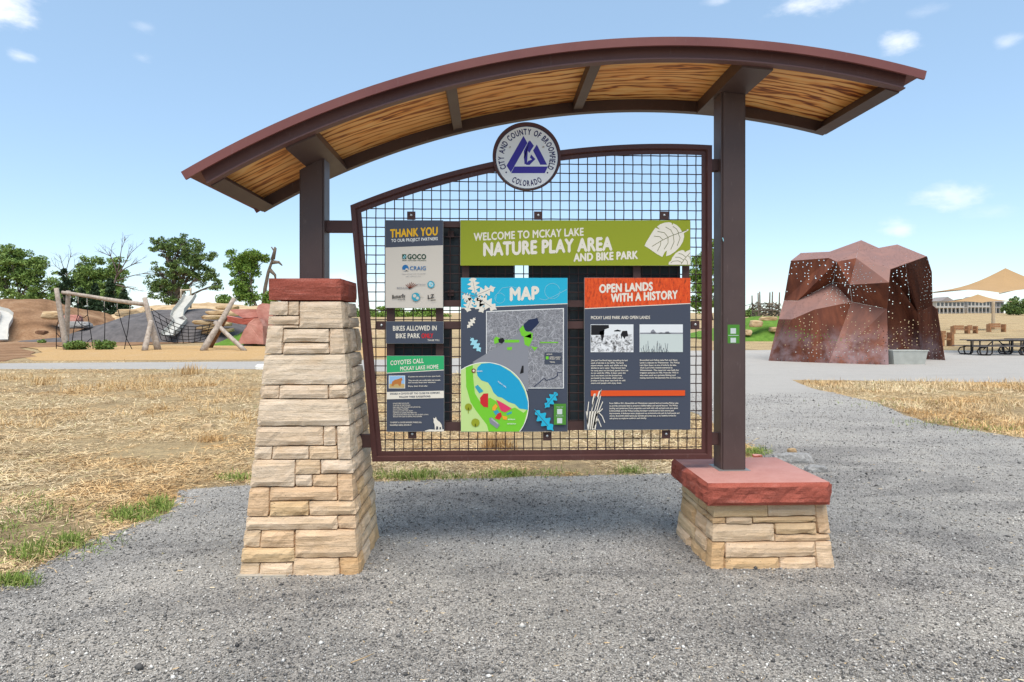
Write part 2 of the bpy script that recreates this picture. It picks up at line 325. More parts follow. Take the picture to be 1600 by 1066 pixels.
    flat('siding', (.50, .46, .40), .8, .1, var=.05, scale=.2); flat('siding_stone', (.38, .28, .2), .9, .1, var=.2, scale=1); flat('roof_grey', (.27, .245, .23), .9, .1, var=.12, scale=.4)
    flat('glass', (.03, .035, .045), .1, .8); flat('trim_house', (.46, .43, .39), .8, .1); flat('trim_white', (.75, .74, .7), .7, .2)
    flat('branch', (.13, .10, .085), .9, .1, var=.3); flat('stick', (.17, .13, .10), .9, .1, var=.4, scale=3); flat('soil', (.12, .09, .06), .95, .1)
    # print colours
    pr = dict(slate=c8(72, 77, 90), beige=c8(214, 203, 188), yellow=c8(236, 180, 30), cream=c8(236, 226, 208), white=c8(240, 238, 232), olive=c8(152, 160, 38), cyan=c8(40, 178, 208),
              orange=c8(226, 84, 32), green=c8(50, 170, 105), red=c8(205, 40, 45), lime=c8(120, 200, 50), palegreen=c8(196, 220, 140), lake=c8(30, 160, 200), darkgreen=c8(30, 70, 50),
              blue=c8(40, 110, 165), teal=c8(60, 160, 180), black=c8(28, 26, 28), purple=c8(62, 52, 150), sealwhite=c8(232, 232, 230), ink=c8(40, 36, 90), grey=c8(140, 140, 145),
              stickergreen=c8(80, 140, 50), stickerwhite=c8(205, 212, 205), navy=c8(35, 45, 75), pink=c8(222, 60, 100), amber=c8(240, 165, 50), vein=c8(120, 118, 70), lightcyan=c8(160, 215, 225), skyblue=c8(150, 190, 225), sand=c8(200, 170, 110), coyote=c8(190, 120, 60), brownish=c8(130, 70, 50))
    for k, v in pr.items(): flat('print_'+k, tuple(q*.92 for q in v), .5, .25)
    t = NT('print_satellite'); p = t.pos((1, 0, 1)); a = t.noise(p, 90, 5, .75, 1.5); b = t.noise(p, 14, 3, .5, 3); v = t.voro(p, 26, 'DISTANCE_TO_EDGE')
    c = t.ramp(a, [(.3, (.10, .10, .115)), (.5, (.24, .235, .245)), (.7, (.46, .45, .45))]); c = t.mix(t.ramp(v, [(0, (.7,)*3), (.05, (0,)*3)]), c, (.5, .49, .5)); c = t.mix(t.ramp(b, [(.45, (0,)*3), (.5, (.5,)*3), (.55, (0,)*3)]), c, (.09, .09, .10)); t.base(c, .5, .25)
    t = NT('print_oldphoto'); p = t.pos((1, 0, 1)); a = t.noise(p, 34, 5, .65, 1.2); c = t.ramp(a, [(.36, (.05, .045, .04)), (.46, (.45, .44, .43)), (.56, (.78, .77, .75))]); t.base(c, .5, .25)
    t = NT('print_grass'); p = t.pos((1, 0, .35), rot=(0, .25, 0)); a = t.noise(p, 70, 4, .7, .6); c = t.ramp(a, [(.30, c8(110, 52, 28)), (.45, c8(210, 72, 28)), (.65, c8(232, 92, 36))]); t.base(c, .5, .25)
    return MATS
M = make_mats()

# ================================================================== GROUND
def spaced(a, b, n, k):
    return [a+(b-a)*((math.exp(k*i/n)-1)/(math.exp(k)-1)) for i in range(n+1)]
def make_ground():
    ys = [-30, -15, -6, -2, 0]+spaced(2, 900, 130, 4.6); xs = sorted([-q for q in spaced(.6, 700, 90, 4.6)]+spaced(.6, 700, 90, 4.6))
    V = [(x, y, terrain(x, y)) for y in ys for x in xs]; nx = len(xs)
    Fc = [(j*nx+i, j*nx+i+1, (j+1)*nx+i+1, (j+1)*nx+i) for j in range(len(ys)-1) for i in range(nx-1)]
    o = mesh('ground', V, Fc, M['dry_ground'], smooth=True); tag(o, kind='structure')
make_ground()

def ragged(pts, step=.25, amp=.06, seed=0):
    out = []; n = len(pts)
    for i in range(n):
        a, b = Vector(pts[i]), Vector(pts[(i+1) % n]); L = (b-a).length; s = step*(1+max(a.y, b.y)*.08); k = max(1, int(L/s))
        nrm = Vector((-(b-a).y, (b-a).x)).normalized()
        for j in range(k):
            p = a+(b-a)*j/k; w = noise.noise(Vector((p.x*.9, p.y*.9, seed)))+.6*noise.noise(Vector((p.x*4, p.y*4, seed+5)))
            out.append(p+nrm*w*amp*(1+p.y*.03))
    return out
def sheet(name, pts, dz, m, step=.25, amp=.06, label=None):
    q = ragged(pts, step, amp, dz*1000)
    bm = bmesh.new(); vs_ = [bm.verts.new((p.x, p.y, 0)) for p in q]
    for t in tessellate_polygon([[Vector((p.x, p.y, 0)) for p in q]]):
        try: bm.faces.new([vs_[i] for i in t])
        except ValueError: pass
    if max(p.y for p in q) > 34:
        for _ in range(3):
            long = [e for e in bm.edges if e.calc_length() > 3 and max(v.co.y for v in e.verts) > 33]
            if long: bmesh.ops.subdivide_edges(bm, edges=long, cuts=1); bmesh.ops.triangulate(bm, faces=bm.faces[:])
    for v in bm.verts: v.co.z = terrain(v.co.x, v.co.y)+dz+(.03 if v.co.y > 34 else 0)
    bmesh.ops.recalc_face_normals(bm, faces=bm.faces[:])
    for f in bm.faces:
        if f.normal.z < 0: f.normal_flip()
    return tag(bmobj(name, bm, m), kind='structure', label=label)
GRAVEL = [(-3.6, -6), (-3.4, 0), (-3.1, 2.5), (-2.86, 3.75), (-2.78, 4.49), (-2.50, 5.2), (-2.83, 5.94), (-2.29, 6.11), (-1.08, 6.19), (.4, 6.32), (1.84, 6.41), (2.6, 6.65), (3.25, 7.5), (3.45, 10.75),
          (3.0, 16), (-1, 20), (-7.7, 22.0), (-16.6, 22.3), (-34, 21.4), (-34, 24.6), (-19.1, 25.7), (-9.3, 26.7), (-2, 28.5), (4, 33), (12, 36), (22, 37), (30, 35), (44, 31), (44, 15), (13.9, 16.2),
          (8.28, 17.16), (7.62, 14.9), (7.45, 12.04), (6.7, 9.6), (7.0, 8.3), (7.9, 6.6), (9, 4), (9, -6)]
sheet('gravel_plaza', GRAVEL, .004, M['gravel'], .2, .09)
sheet('wood_chip_area', [(-19, 27.2), (-9.3, 28), (-5, 29.5), (-5, 39), (-14, 41), (-24, 42), (-28, 40), (-24, 35), (-22, 31)], .008, M['wood_chips'], .5, .3)
sheet('dirt_apron', [(-60, 27.2), (-32, 27.0), (-19.6, 27.0), (-21.8, 31), (-24.5, 35.4), (-28.6, 40), (-24, 42.6), (-18, 48), (-60, 50)], .012, M['brown_dirt'], .6, .4)

def inside(poly, x, y):
    c = np.zeros(x.shape, bool); n = len(poly)
    for i in range(n):
        x0, y0 = poly[i]; x1, y1 = poly[(i+1) % n]
        if y0 == y1: continue
        c ^= ((y0 > y) != (y1 > y)) & (x < (x1-x0)*(y-y0)/(y1-y0)+x0)
    return c
PILLARS = [(-1.52, -.76, 3.87, 4.6), (1.34, 2.16, 3.85, 4.6)]
def gravel_stones():
    n = 235000
    y = 2.3+rng.random(n)**2.1*11.5; x = (rng.random(n)*2-1)*(.9*y+.3)+.035*y
    k = inside(GRAVEL, x, y) & (np.abs(x-.035*y) < .86*y+.1)
    for a, b, c_, d in PILLARS: k &= ~((x > a+.03) & (x < b-.03) & (y > c_+.03) & (y < d))
    x, y = x[k], y[k]; n = len(x)
    s = rng.lognormal(math.log(.0042), .40, n)*(1+.05*np.clip(y-3, 0, 9)); s *= np.where(rng.random(n) < .004, 1.9, 1)
    base = np.array([(1, 0, 0), (-1, 0, 0), (0, 1, 0), (0, -1, 0), (0, 0, 1), (0, 0, -.4)], float)
    V = np.repeat(base[None], n, 0)*(1+.5*(rng.random((n, 6, 1))-.5)); V[:, :, 1] *= (.5+.5*rng.random((n, 1))); V[:, :, 2] *= (.5+.5*rng.random((n, 1)))
    a = rng.random(n)*6.283; ca, sa = np.cos(a)[:, None], np.sin(a)[:, None]
    X = V[:, :, 0]*ca-V[:, :, 1]*sa; Y = V[:, :, 0]*sa+V[:, :, 1]*ca; Z = V[:, :, 2]+.35*(rng.random((n, 1))-.5)*V[:, :, 0]
    V = np.stack([X*s[:, None]+x[:, None], Y*s[:, None]+y[:, None], Z*s[:, None]+.0045+.25*s[:, None]], -1).reshape(-1, 3)
    f = np.array([(0, 2, 4), (2, 1, 4), (1, 3, 4), (3, 0, 4), (2, 0, 5), (1, 2, 5), (3, 1, 5), (0, 3, 5)])
    Fc = (np.arange(n)[:, None, None]*6+f[None]).reshape(-1, 3)
    tag(npmesh('gravel', V, Fc, M['gravel_stones']), 'loose grey crushed gravel covering the plaza in the foreground', 'gravel', kind='stuff')
gravel_stones()

def blades(name, x, y, L, lean, wid, m, label, cat='grass', kind='stuff', z=None, parent=None):
    n = len(x); a = rng.random(n)*6.283; th = lean
    if z is None: z = np.array([terrain(p, q) for p, q in zip(x, y)]) if (y > 33).any() else np.zeros(n)
    dx, dy = np.cos(a), np.sin(a); px_, py_ = -dy, dx
    bend = .25+.5*rng.random(n)
    def pt(t, w, sgn):
        ang = th*(1+bend*t); hx = L*t*np.sin(ang); hz = L*t*np.maximum(np.cos(ang), .03)
        return np.stack([x+dx*hx+px_*w*sgn, y+dy*hx+py_*w*sgn, z+hz+.002+rng.random(n)*.006], -1)
    V = np.stack([pt(0, wid*.5, 1), pt(0, wid*.5, -1), pt(.55, wid*.42, -1), pt(.55, wid*.42, 1), pt(1, wid*.1, 1)], 1).reshape(-1, 3)
    i = np.arange(n)[:, None]*5
    q = np.concatenate([i+np.array([[0, 1, 2]]), i+np.array([[0, 2, 3]]), i+np.array([[3, 2, 4]])], 0)
    o = npmesh(name, V, q, m, parent)
    if not kind: o['kind'] = 'stuff'
    if kind: tag(o, label, cat, kind=kind)
    return o
def field():
    n = 330000
    Y = 3.2*np.exp(rng.random(n)*math.log(34/3.2)*.98); X = (rng.random(n)*2-1)*.98*Y+.035*Y
    k = ~inside(GRAVEL, X, Y) & (Y < 27)
    k &= ~((X < -5) & (Y > 27))
    cl = np.array([noise.noise(Vector((a*.7, b*.7, 1)))+.6*noise.noise(Vector((a*2.6, b*2.6, 4))) for a, b in zip(X[k], Y[k])])
    X, Y = X[k], Y[k]; kk = cl > -.38+rng.random(len(X))*.25; X, Y, cl = X[kk], Y[kk], cl[kk]; n = len(X)
    X = X+rng.normal(0, .09, n)*(rng.random(n) < .35); Y = Y+rng.normal(0, .10, n)*(rng.random(n) < .35)
    L = (.045+.06*rng.random(n))*(1+Y*.03); L *= 1+.7*np.clip(cl, 0, 1)
    lean = np.clip(rng.normal(1.32, .26, n), .35, 1.55)
    blades('dry_grass', X, Y, L, lean, .0028+.00052*Y, M['straw_blades'], 'flattened straw-coloured dry grass around the gravel')
    n = 1500; Y = 2.6+rng.random(n)**1.6*8; X = (rng.random(n)*2-1)*.9*Y+.035*Y
    for a_, b_, c_, d_ in PILLARS: k = ~((X > a_) & (X < b_) & (Y > c_) & (Y < d_)); X, Y = X[k], Y[k]
    k = inside(GRAVEL, X, Y); X, Y = X[k], Y[k]; n = len(X)
    blades('straw_litter', X, Y, .012+.035*rng.random(n)**2, np.full(n, 1.5), np.full(n, .0022), M['straw_blades'], 'stray bits of straw lying on the gravel', z=np.full(n, .006))
    # taller rusty stand left of the tall pillar
    n = 26000; Y = 9.5+rng.random(n)*9; X = -rng.random(n)*15*(Y/14)
    k = (X > -.80*Y) & (X < -.12*Y) & ~inside(GRAVEL, X, Y)
    cl = np.array([noise.noise(Vector((a*.5, b*.35, 9)))+.5*noise.noise(Vector((a*1.8, b*1.8, 2))) for a, b in zip(X, Y)]); k &= cl > .22
    X, Y, cl = X[k], Y[k], cl[k]; n = len(X)
    blades('tall_dry_grass', X, Y, .12+.18*rng.random(n)*np.clip(cl+.5, .4, 1.2), np.clip(rng.normal(.85, .35, n), .05, 1.4), .0045+.00035*Y, M['tall_straw'], 'taller rusty dry grass standing in patches left of the tall pillar')
    # tall pale grass on the right island
    n = 22000; Y = 7.8+rng.random(n)*8.6; X = 6.6+rng.random(n)*9
    k = ~inside(GRAVEL, X, Y) & (X < 1.0*Y); cl = np.array([noise.noise(Vector((a*.5, b*.5, 19))) for a, b in zip(X, Y)]); k &= cl > -.1
    X, Y = X[k], Y[k]; n = len(X)
    blades('pale_grass', X, Y, .07+.10*rng.random(n)+.012*np.clip(X-8, 0, 9), np.clip(rng.normal(.7, .3, n), .02, 1.3), .006+.0002*Y, M['straw_blades'], 'pale dry grass on the island right of the gravel path')
    # green patches
    xs, ys = [], []
    for (u, v, su, sv, c) in [(40, 868, 30, 10, 300), (110, 848, 14, 6, 320), (205, 806, 26, 8, 700), (250, 792, 14, 7, 500), (120, 850, 50, 12, 200), (24, 912, 22, 5, 380), (60, 862, 30, 8, 260), (12, 830, 20, 10, 100), (370, 748, 22, 4, 260), (60, 800, 40, 18, 250),
                              (640, 747, 26, 3, 500), (665, 742, 20, 4, 260), (790, 743, 22, 3, 420), (600, 745, 14, 4, 160), (985, 738, 18, 3, 240), (720, 748, 40, 3, 220), (860, 741, 40, 4, 160), (1180, 708, 14, 4, 420), (1270, 700, 10, 4, 0), (1560, 672, 40, 4, 240), (1480, 662, 50, 4, 200), (1390, 632, 60, 5, 150)]:
        for _ in range(c):
            q = G(random.gauss(u, su*.8), random.gauss(v, sv*.8)); xs.append(q[0]); ys.append(q[1])
    X, Y = np.array(xs), np.array(ys); n = len(X)
    blades('green_grass', X, Y, .035+.055*rng.random(n), np.clip(rng.normal(.6, .35, n), .02, 1.3), .0035+.0003*Y, M['green_blades'], 'fresh green grass growing along the gravel edge')
field()
def clump(px, py, h, n, m, label, group=None, cat='grass clump', spread=.12, name='grass_clump'):
    x, y = G(px, py); e = thing(name, (x, y, 0), label, cat, group)
    X = x+rng.normal(0, spread, n); Y = y+rng.normal(0, spread*.7, n)
    blades('blades', X, Y, h*(.5+.6*rng.random(n)), np.clip(np.abs(rng.normal(.35, .3, n)), .02, 1.2), .004+.0003*Y, m, None, kind=None, parent=e)
clump(778, 702, .24, 420, M['tall_straw'], 'bushy brown dry grass clump seen below the map sign through the mesh', spread=.10)
clump(298, 585, .42, 160, M['tall_straw'], 'rusty dry grass clump close to the grey path left of the pillar', spread=.2)
clump(66, 602, .3, 140, M['tall_straw'], 'rusty dry grass clump at far left below the path', spread=.2)
clump(330, 690, .13, 160, M['straw_blades'], 'pale tuft of dead grass left of the tall pillar', spread=.1)

# ================================================================== MASONRY
def rockbox(map3, s, t, z, mat, parent, seg=.03, rough=.0095, rnd=.0032, name='stone', flat_top=False, seed=None, notch=0):
    """box in (s,t,z) parameter space; outer faces split and rough"""
    c = [map3((s[0]+s[1])/2, (t[0]+t[1])/2, z[0]), map3(s[1], t[0], z[0]), map3(s[0], t[1], z[0]), map3(s[0], t[0], z[0])]
    Ls = (Vector(c[1])-Vector(c[3])).length; Lt = (Vector(c[2])-Vector(c[3])).length; Lz = z[1]-z[0]
    n = [max(2, min(30, round(L/seg))) for L in (Ls, Lt, Lz)]
    seed = random.random()*100 if seed is None else seed
    idx = {}; V = []; cen = Vector(map3((s[0]+s[1])/2, (t[0]+t[1])/2, (z[0]+z[1])/2))
    def vert(i, j, k):
        if (i, j, k) in idx: return idx[(i, j, k)]
        fr = []
        for q, N in ((i, n[0]), (j, n[1]), (k, n[2])):
            f = q/N
            fr.append(f)
        p = Vector(map3(s[0]+(s[1]-s[0])*fr[0], t[0]+(t[1]-t[0])*fr[1], z[0]+(z[1]-z[0])*fr[2]))
        nr = Vector(((i == n[0])-(i == 0), (j == n[1])-(j == 0), (k == n[2])-(k == 0)))
        on = abs(nr.x)+abs(nr.y)+abs(nr.z)
        w = noise.noise(Vector((p.x*9+seed, p.y*9, p.z*14)))+.5*noise.noise(Vector((p.x*26, p.y*26+seed, p.z*34)))
        if on == 1:
            if abs(nr.z) > .5: p += nr*(0 if flat_top else w*rough*.3)
            else: p += nr*(w*rough+rough*.9)
        else:
            for a in range(3):
                if nr[a]: p[a] -= nr[a]*rnd*(.5 if (flat_top and a == 2) else 1)*(.55+.6*abs(w))
            if not flat_top or abs(nr.z) < .5: p += Vector((w*.45, w*.45, w*.4))*rough
        idx[(i, j, k)] = len(V); V.append(p); return idx[(i, j, k)]
    Fc = []
    for k in range(n[2]):
        for i in range(n[0]):
            for j, fl in ((0, 0), (n[1], 1)):
                q = [vert(i, j, k), vert(i+1, j, k), vert(i+1, j, k+1), vert(i, j, k+1)]; Fc.append(q[::-1] if fl else q)
        for j in range(n[1]):
            for i, fl in ((0, 1), (n[0], 0)):
                q = [vert(i, j, k), vert(i, j+1, k), vert(i, j+1, k+1), vert(i, j, k+1)]; Fc.append(q[::-1] if fl else q)
    for i in range(n[0]):
        for j in range(n[1]):
            for k, fl in ((0, 1), (n[2], 0)):
                q = [vert(i, j, k), vert(i+1, j, k), vert(i+1, j+1, k), vert(i, j+1, k)]; Fc.append(q[::-1] if fl else q)
    return mesh(name, V, Fc, mat, parent)

def pillar(cx, cy, hx0, hx1, hy0, hy1, H, fronts, root, pick, gap=.0024):
    """fronts: (px0|'L', px1|'R', py0, py1)"""
    hx = lambda z: hx0+(hx1-hx0)*z/H
    hy = lambda z: hy0+(hy1-hy0)*z/H
    m3 = lambda s, t, z: (cx+hx(z)*s, cy+hy(z)*t, z)
    def zat(v):
        z = .5
        for _ in range(12):
            Y = cy-hy(z); z = P(800, v, Y)[1]
        return min(max(z, -.03), H)
    bm = bmesh.new(); q = .035
    a = [bm.verts.new((cx+sx*(hx(z)-q), cy+sy*(hy(z)-q), z)) for z in (0, H-.01) for sx, sy in ((-1, -1), (1, -1), (1, 1), (-1, 1))]
    for i in range(4): bm.faces.new((a[i], a[(i+1) % 4], a[4+(i+1) % 4], a[4+i]))
    bm.faces.new(a[4:]); bm.faces.new(a[:4][::-1]); bmobj('mortar_core', bm, M['mortar'], root)
    rc, lc = [], []
    for (a, b, v0, v1) in fronts:
        z1, z0 = zat(v0), zat(v1); zm = (z0+z1)/2
        if z0 < .02: z0 = -.03
        fs = lambda u: (P(u, 700, cy-hy(zm))[0]-cx)/hx(zm)
        s0 = -1 if a == 'L' else fs(a); s1 = 1 if b == 'R' else fs(b)
        g = gap/hx(zm); jut = random.uniform(-.006, .007)/hy(zm)
        dep = random.uniform(.09, .2) if (a == 'L' or b == 'R') else .07
        if a == 'L' and b == 'R': dep = random.uniform(.12, .2)
        t1 = -1+dep/hy(zm)
        if a == 'L': lc.append((z0, z1, t1))
        if b == 'R': rc.append((z0, z1, t1))
        rockbox(m3, (s0+(g if a != 'L' else random.uniform(-.01, .01)), s1-(g if b != 'R' else random.uniform(-.01, .01))), (-1-jut, t1), (z0+gap*.8, z1-gap*.8), pick(zm), root, seg=.032)
    for side, rows in ((1, rc), (-1, lc)):
        for (z0, z1, t1) in rows:
            zm = (z0+z1)/2; g = gap/hy(zm)
            subs = [(z0, z1)]
            if z1-z0 > .13 and random.random() < .7: k = z0+(z1-z0)*random.uniform(.4, .6); subs = [(z0, k), (k, z1)]
            for (a, b) in subs:
                cuts = sorted([t1]+[t1+(1-t1)*random.uniform(.25, .75) for _ in range(random.choice((0, 1, 1)))]+[1])
                for c0, c1 in zip(cuts, cuts[1:]):
                    if c1-c0 < .12: continue
                    s_in = 1-.07/hx(zm); jj = random.uniform(-.004, .008)/hx(zm)
                    S = (s_in, 1+jj) if side > 0 else (-1-jj, -s_in)
                    rockbox(m3, S, (c0+g, c1-g), (a+gap*.8, b-gap*.8), pick(zm), root, seg=.032)
    # back face
    z = -.03; 
    while z < H-.02:
        h = min(random.choice((.06, .08, .10, .14)), H-z)
        if H-z-h < .04: h = H-z
        c0 = -1+.075/hx(max(z, 0)); end = -c0
        while c0 < end-.05:
            c1 = min(c0+random.uniform(.3, 1.0), end)
            if end-c1 < .2: c1 = end
            rockbox(m3, (c0+.01, c1-.01), (1-.07/hy(max(z, 0)), 1), (z+gap, z+h-gap), pick(z), root, seg=.06); c0 = c1
        z += h

tall = thing('stone_pillar', (-1.14, 4.23, 0), 'tall tapering pale sandstone pillar with red cap under the left post', 'pillar')
TF = [('L', 450.5, 471, 493.2), (450.5, 467.6, 471, 493.2), (467.6, 'R', 471, 513), ('L', 467.6, 493.2, 508), (442, 467.6, 508, 513.2), ('L', 442, 508, 553), (442, 514.3, 513.5, 535.4), (442, 514.3, 535.4, 553), (514.3, 'R', 513, 553),
      ('L', 'R', 553, 600.5), ('L', 436.2, 600.5, 622), (436.2, 513, 600.5, 622), (513, 'R', 600.5, 622), ('L', 'R', 622, 664.5), ('L', 505, 664.5, 695), (505, 524.5, 664.5, 695), (527, 'R', 664.5, 715.8),
      ('L', 424.8, 695, 715.8), (424.8, 482.5, 695, 715.8), (482.5, 527, 695, 715.8), ('L', 461, 715.8, 758), (461, 500.7, 715.8, 739), (500.7, 'R', 715.8, 739), (461, 487.5, 739, 758), (487.5, 527, 739, 758), (527, 'R', 739, 780),
      ('L', 420.8, 758, 803), (420.8, 527, 758, 780), (420.8, 482, 780, 803.5), (482, 'R', 780, 803.5), ('L', 527.5, 803.5, 824.4), (527.5, 'R', 803.5, 824.4), ('L', 407, 824.4, 851.2), (407, 460.5, 824.4, 851.2), (460.5, 'R', 824.4, 868.2),
      ('L', 460.5, 851.2, 874), ('L', 405.8, 874, 893), (405.8, 458, 874, 893), (458, 530.5, 868.2, 893), (530.5, 'R', 868.2, 893)]
TP = lambda z: M['stone_grey'] if z > .85 else (random.choice((M['stone_grey'], M['stone'])) if z > .55 else random.choice((M['stone'], M['stone'], M['stone_gold'])))
pillar(-1.138, 4.23, .353, .219, .353, .219, 1.652, TF, tall, TP)
m3c = lambda s, t, z: (s, t, z)
rockbox(m3c, (-1.366, -.921), (4.005, 4.47), (1.654, 1.79), M['red_sandstone'], tall, seg=.028, rough=.009, rnd=.004, name='cap_stone', flat_top=True)
boxobj('footing', -1.505, -1.2, 3.835, 4.2, -.05, .013, M['concrete'], tall, .008)

low = thing('stone_pedestal', (1.75, 4.23, 0), 'low golden sandstone pedestal with thick red slab under the right post', 'pedestal')
LF = [('L', 1200, 790, 812), (1200, 1276, 790, 812), (1276, 'R', 790, 840.3), ('L', 1134.4, 812, 823), (1134.4, 1176.3, 812, 823), (1176.3, 1276, 812, 822), ('L', 1211.3, 823, 852), (1211.3, 1276, 822, 840.3), (1211.3, 'R', 840.3, 852),
      ('L', 1133.4, 852, 893), (1133.4, 1275, 852, 876.2), (1133.4, 1218, 876.2, 893), (1218, 1275, 876.2, 893), (1275, 'R', 852, 893)]
pillar(1.743, 4.235, .389, .352, .355, .315, .394, LF, low, lambda z: random.choice((M['stone_gold'], M['stone_gold'], M['stone'])))
rockbox(m3c, (1.328, 2.088), (3.855, 4.60), (.396, .537), M['red_sandstone'], low, seg=.024, rough=.018, rnd=.004, name='cap_stone', flat_top=True)

# ================================================================== KIOSK
kiosk = thing('information_kiosk', (.2, 4.25, 0), 'brown steel kiosk with curved canopy, two posts and wire mesh screen', 'kiosk')
CX, CZ, RT = 1.165, -2.46, 5.637
def arc(r, a): a = R(a); return (CX+r*math.sin(a), CZ+r*math.cos(a))
def arc_sweep(name, prof, a0, a1, m, parent, n=48):
    """prof: (y, r) closed outline swept along the canopy arc"""
    V, Fc = [], []; k = len(prof)
    for i in range(n+1):
        a = a0+(a1-a0)*i/n
        for y, r in prof:
            x, z = arc(r, a); V.append((x, y, z))
    for i in range(n):
        for j in range(k):
            Fc.append((i*k+j, i*k+(j+1) % k, (i+1)*k+(j+1) % k, (i+1)*k+j))
    tris = tessellate_polygon([[Vector((p[0], p[1], 0)) for p in prof]])
    for t in tris: Fc.append(tuple(t)); Fc.append(tuple(n*k+i for i in t[::-1]))
    o = mesh(name, V, Fc, m, parent)
    bm = bmesh.new(); bm.from_mesh(o.data); bmesh.ops.recalc_face_normals(bm, faces=bm.faces[:]); bm.to_mesh(o.data); bm.free()
    return o
Empty = bpy.data.objects.new
canopy = Empty('canopy', None); col.objects.link(canopy); canopy.parent = kiosk; canopy.location = (0, 0, 0)
bpy.context.view_layer.update()
def sub(name, me_obj): return me_obj
def reparent(o, p):
    o.parent = p; o.matrix_parent_inverse = Matrix.Translation(-p.matrix_world.translation)
RB = RT-.108
# roof sheet with down-turned drip edge
rs = arc_sweep('roof_sheet', [(3.685, RT), (4.80, RT), (4.80, RT-.045), (4.792, RT-.045), (4.792, RT-.012), (3.693, RT-.012), (3.693, RT-.040), (3.700, RT-.044), (3.700, RT-.050), (3.685, RT-.050)], -31.1, 14.5, M['fascia'], None, 60)
def channel(y0, y1, d):              # C section open outward; d=-1 opens to -Y
    w = .008; fl = [(y1, RT-.014), (y0, RT-.014), (y0, RT-.014-w), (y1-d*-w if d < 0 else y1-w, RT-.014-w)]
    if d < 0: return [(y1, RT-.014), (y1-.034, RT-.014), (y1-.034, RB+w), (y0, RB+w), (y0, RB), (y1, RB)]
    return [(y0, RT-.014), (y1, RT-.014), (y1, RT-.022), (y0+w, RT-.022), (y0+w, RB+w), (y1, RB+w), (y1, RB), (y0, RB)]
fb = arc_sweep('front_beam', channel(3.735, 3.790, -1), -30.3, 13.75, M['fascia_dim'], None, 60)
bb = arc_sweep('back_beam', channel(4.63, 4.685, 1), -30.3, 13.75, M['steel'], None, 60)
def angx(x, r=RT): return math.degrees(math.asin((x-CX)/r))
beams = []
BA = [-30.3, angx(-1.153), angx(-.25), angx(.63), angx(1.617), 13.75]
for i, (a, hw) in enumerate(zip(BA, [.0, .098, .033, .033, .098, .0])):
    if i in (0, 5):
        da = .5 if i == 0 else -.5
        ring = arc_sweep('end_beam', [(3.7905, RB+.0005), (4.6295, RB+.0005), (4.6295, RT-.016), (3.7905, RT-.016)], a+(.0 if i == 0 else -.55), a+(.55 if i == 0 else 0), M['steel'], None, 2)
        beams.append(ring)
        beams.append(arc_sweep('end_flange', [(3.7905, RB-.006), (4.6295, RB-.006), (4.6295, RB-.0005), (3.7905, RB-.0005)], a+(.0 if i == 0 else -.9), a+(.9 if i == 0 else 0), M['steel'], None, 2))
    else:
        dd = math.degrees(hw/RT)
        low_r = RB+(-.012 if hw > .05 else .018)
        beams.append(arc_sweep('cross_beam', [(3.7905, low_r), (4.6295, low_r), (4.6295, RT-.032), (3.7905, RT-.032)], a-dd, a+dd, M['steel'], None, 4))
pan = []
for i in range(5):
    gap_ = .6 if i in (0,) else .0
    pan.append(arc_sweep('ceiling_panel', [(3.7915, RT-.031), (4.6285, RT-.031), (4.6285, RT-.0125), (3.7915, RT-.0125)], BA[i]+(.58 if i == 0 else .02), BA[i+1]-(.58 if i == 4 else .02), M['wood'], None, 14))
for o in [rs, fb, bb]+beams+pan: reparent(o, canopy)
# posts
def post(x0, x1, z0, z1):
    bm = bmesh.new(); box(bm, x0, x1, 4.187, 4.347, z0, z1)
    ed = [e for e in bm.edges if abs(e.verts[0].co.z-e.verts[1].co.z) > .1]
    bmesh.ops.bevel(bm, geom=ed, offset=.012, segments=4, affect='EDGES'); bmesh.ops.recalc_face_normals(bm, faces=bm.faces[:])
    return bmobj('post', bm, M['steel'], kiosk)
zc = lambda x: CZ+math.sqrt((RB-.012)**2-(x-CX)**2)
for x0, x1, z0 in ((-1.233, -1.073, 1.788), (1.535, 1.70, .541)):
    bm = bmesh.new(); zt0, zt1 = zc(x0)-.001, zc(x1)-.001
    p = post(x0, x1, z0, min(zt0, zt1))
    for v in p.data.vertices:
        if v.co.z > z0+.2: v.co.z = (zt0 if v.co.x < (x0+x1)/2 else zt1)+ (0.0)
    bm.free()
boxobj('base_plate', 1.512, 1.722, 4.165, 4.37, .5375, .5405, M['edge'], kiosk)
# mesh screen
screen = Empty('mesh_screen', None); col.objects.link(screen); screen.parent = kiosk; bpy.context.view_layer.update()
SCX, SCZ, SR = 1.212, -2.818, 5.529
ztop = lambda x: SCZ+math.sqrt(SR*SR-(x-SCX)**2)
XL0, ZB, XL1, XR = -.771, .602, -.914, 1.489
out = [(XL0, ZB), (XR, ZB), (XR, ztop(XR))]
N = 40
for i in range(1, N+1):
    x = XR+(XL1-XR)*i/N; out.append((x, ztop(x)))
def inset(pts, d):
    n = len(pts); res = []
    for i in range(n):
        a, b, c = Vector(pts[i-1]), Vector(pts[i]), Vector(pts[(i+1) % n])
        e0, e1 = (b-a).normalized(), (c-b).normalized(); n0, n1 = Vector((-e0.y, e0.x)), Vector((-e1.y, e1.x))
        mm = (n0+n1); mm = mm/(1+n0.dot(n1)); res.append(b+mm*d)
    return res
prof = [(0, 4.235), (.030, 4.235), (.036, 4.243), (.036, 4.253), (.064, 4.253), (.064, 4.262), (.044, 4.262), (.044, 4.292), (0, 4.292)]
V = []; Fc = []; n = len(out); k = len(prof)
rings = [inset(out, d) for d, y in prof]
for i in range(n):
    for j, (d, y) in enumerate(prof): V.append((rings[j][i].x, y, rings[j][i].y))
for i in range(n):
    for j in range(k): Fc.append((i*k+j, i*k+(j+1) % k, ((i+1) % n)*k+(j+1) % k, ((i+1) % n)*k+j))
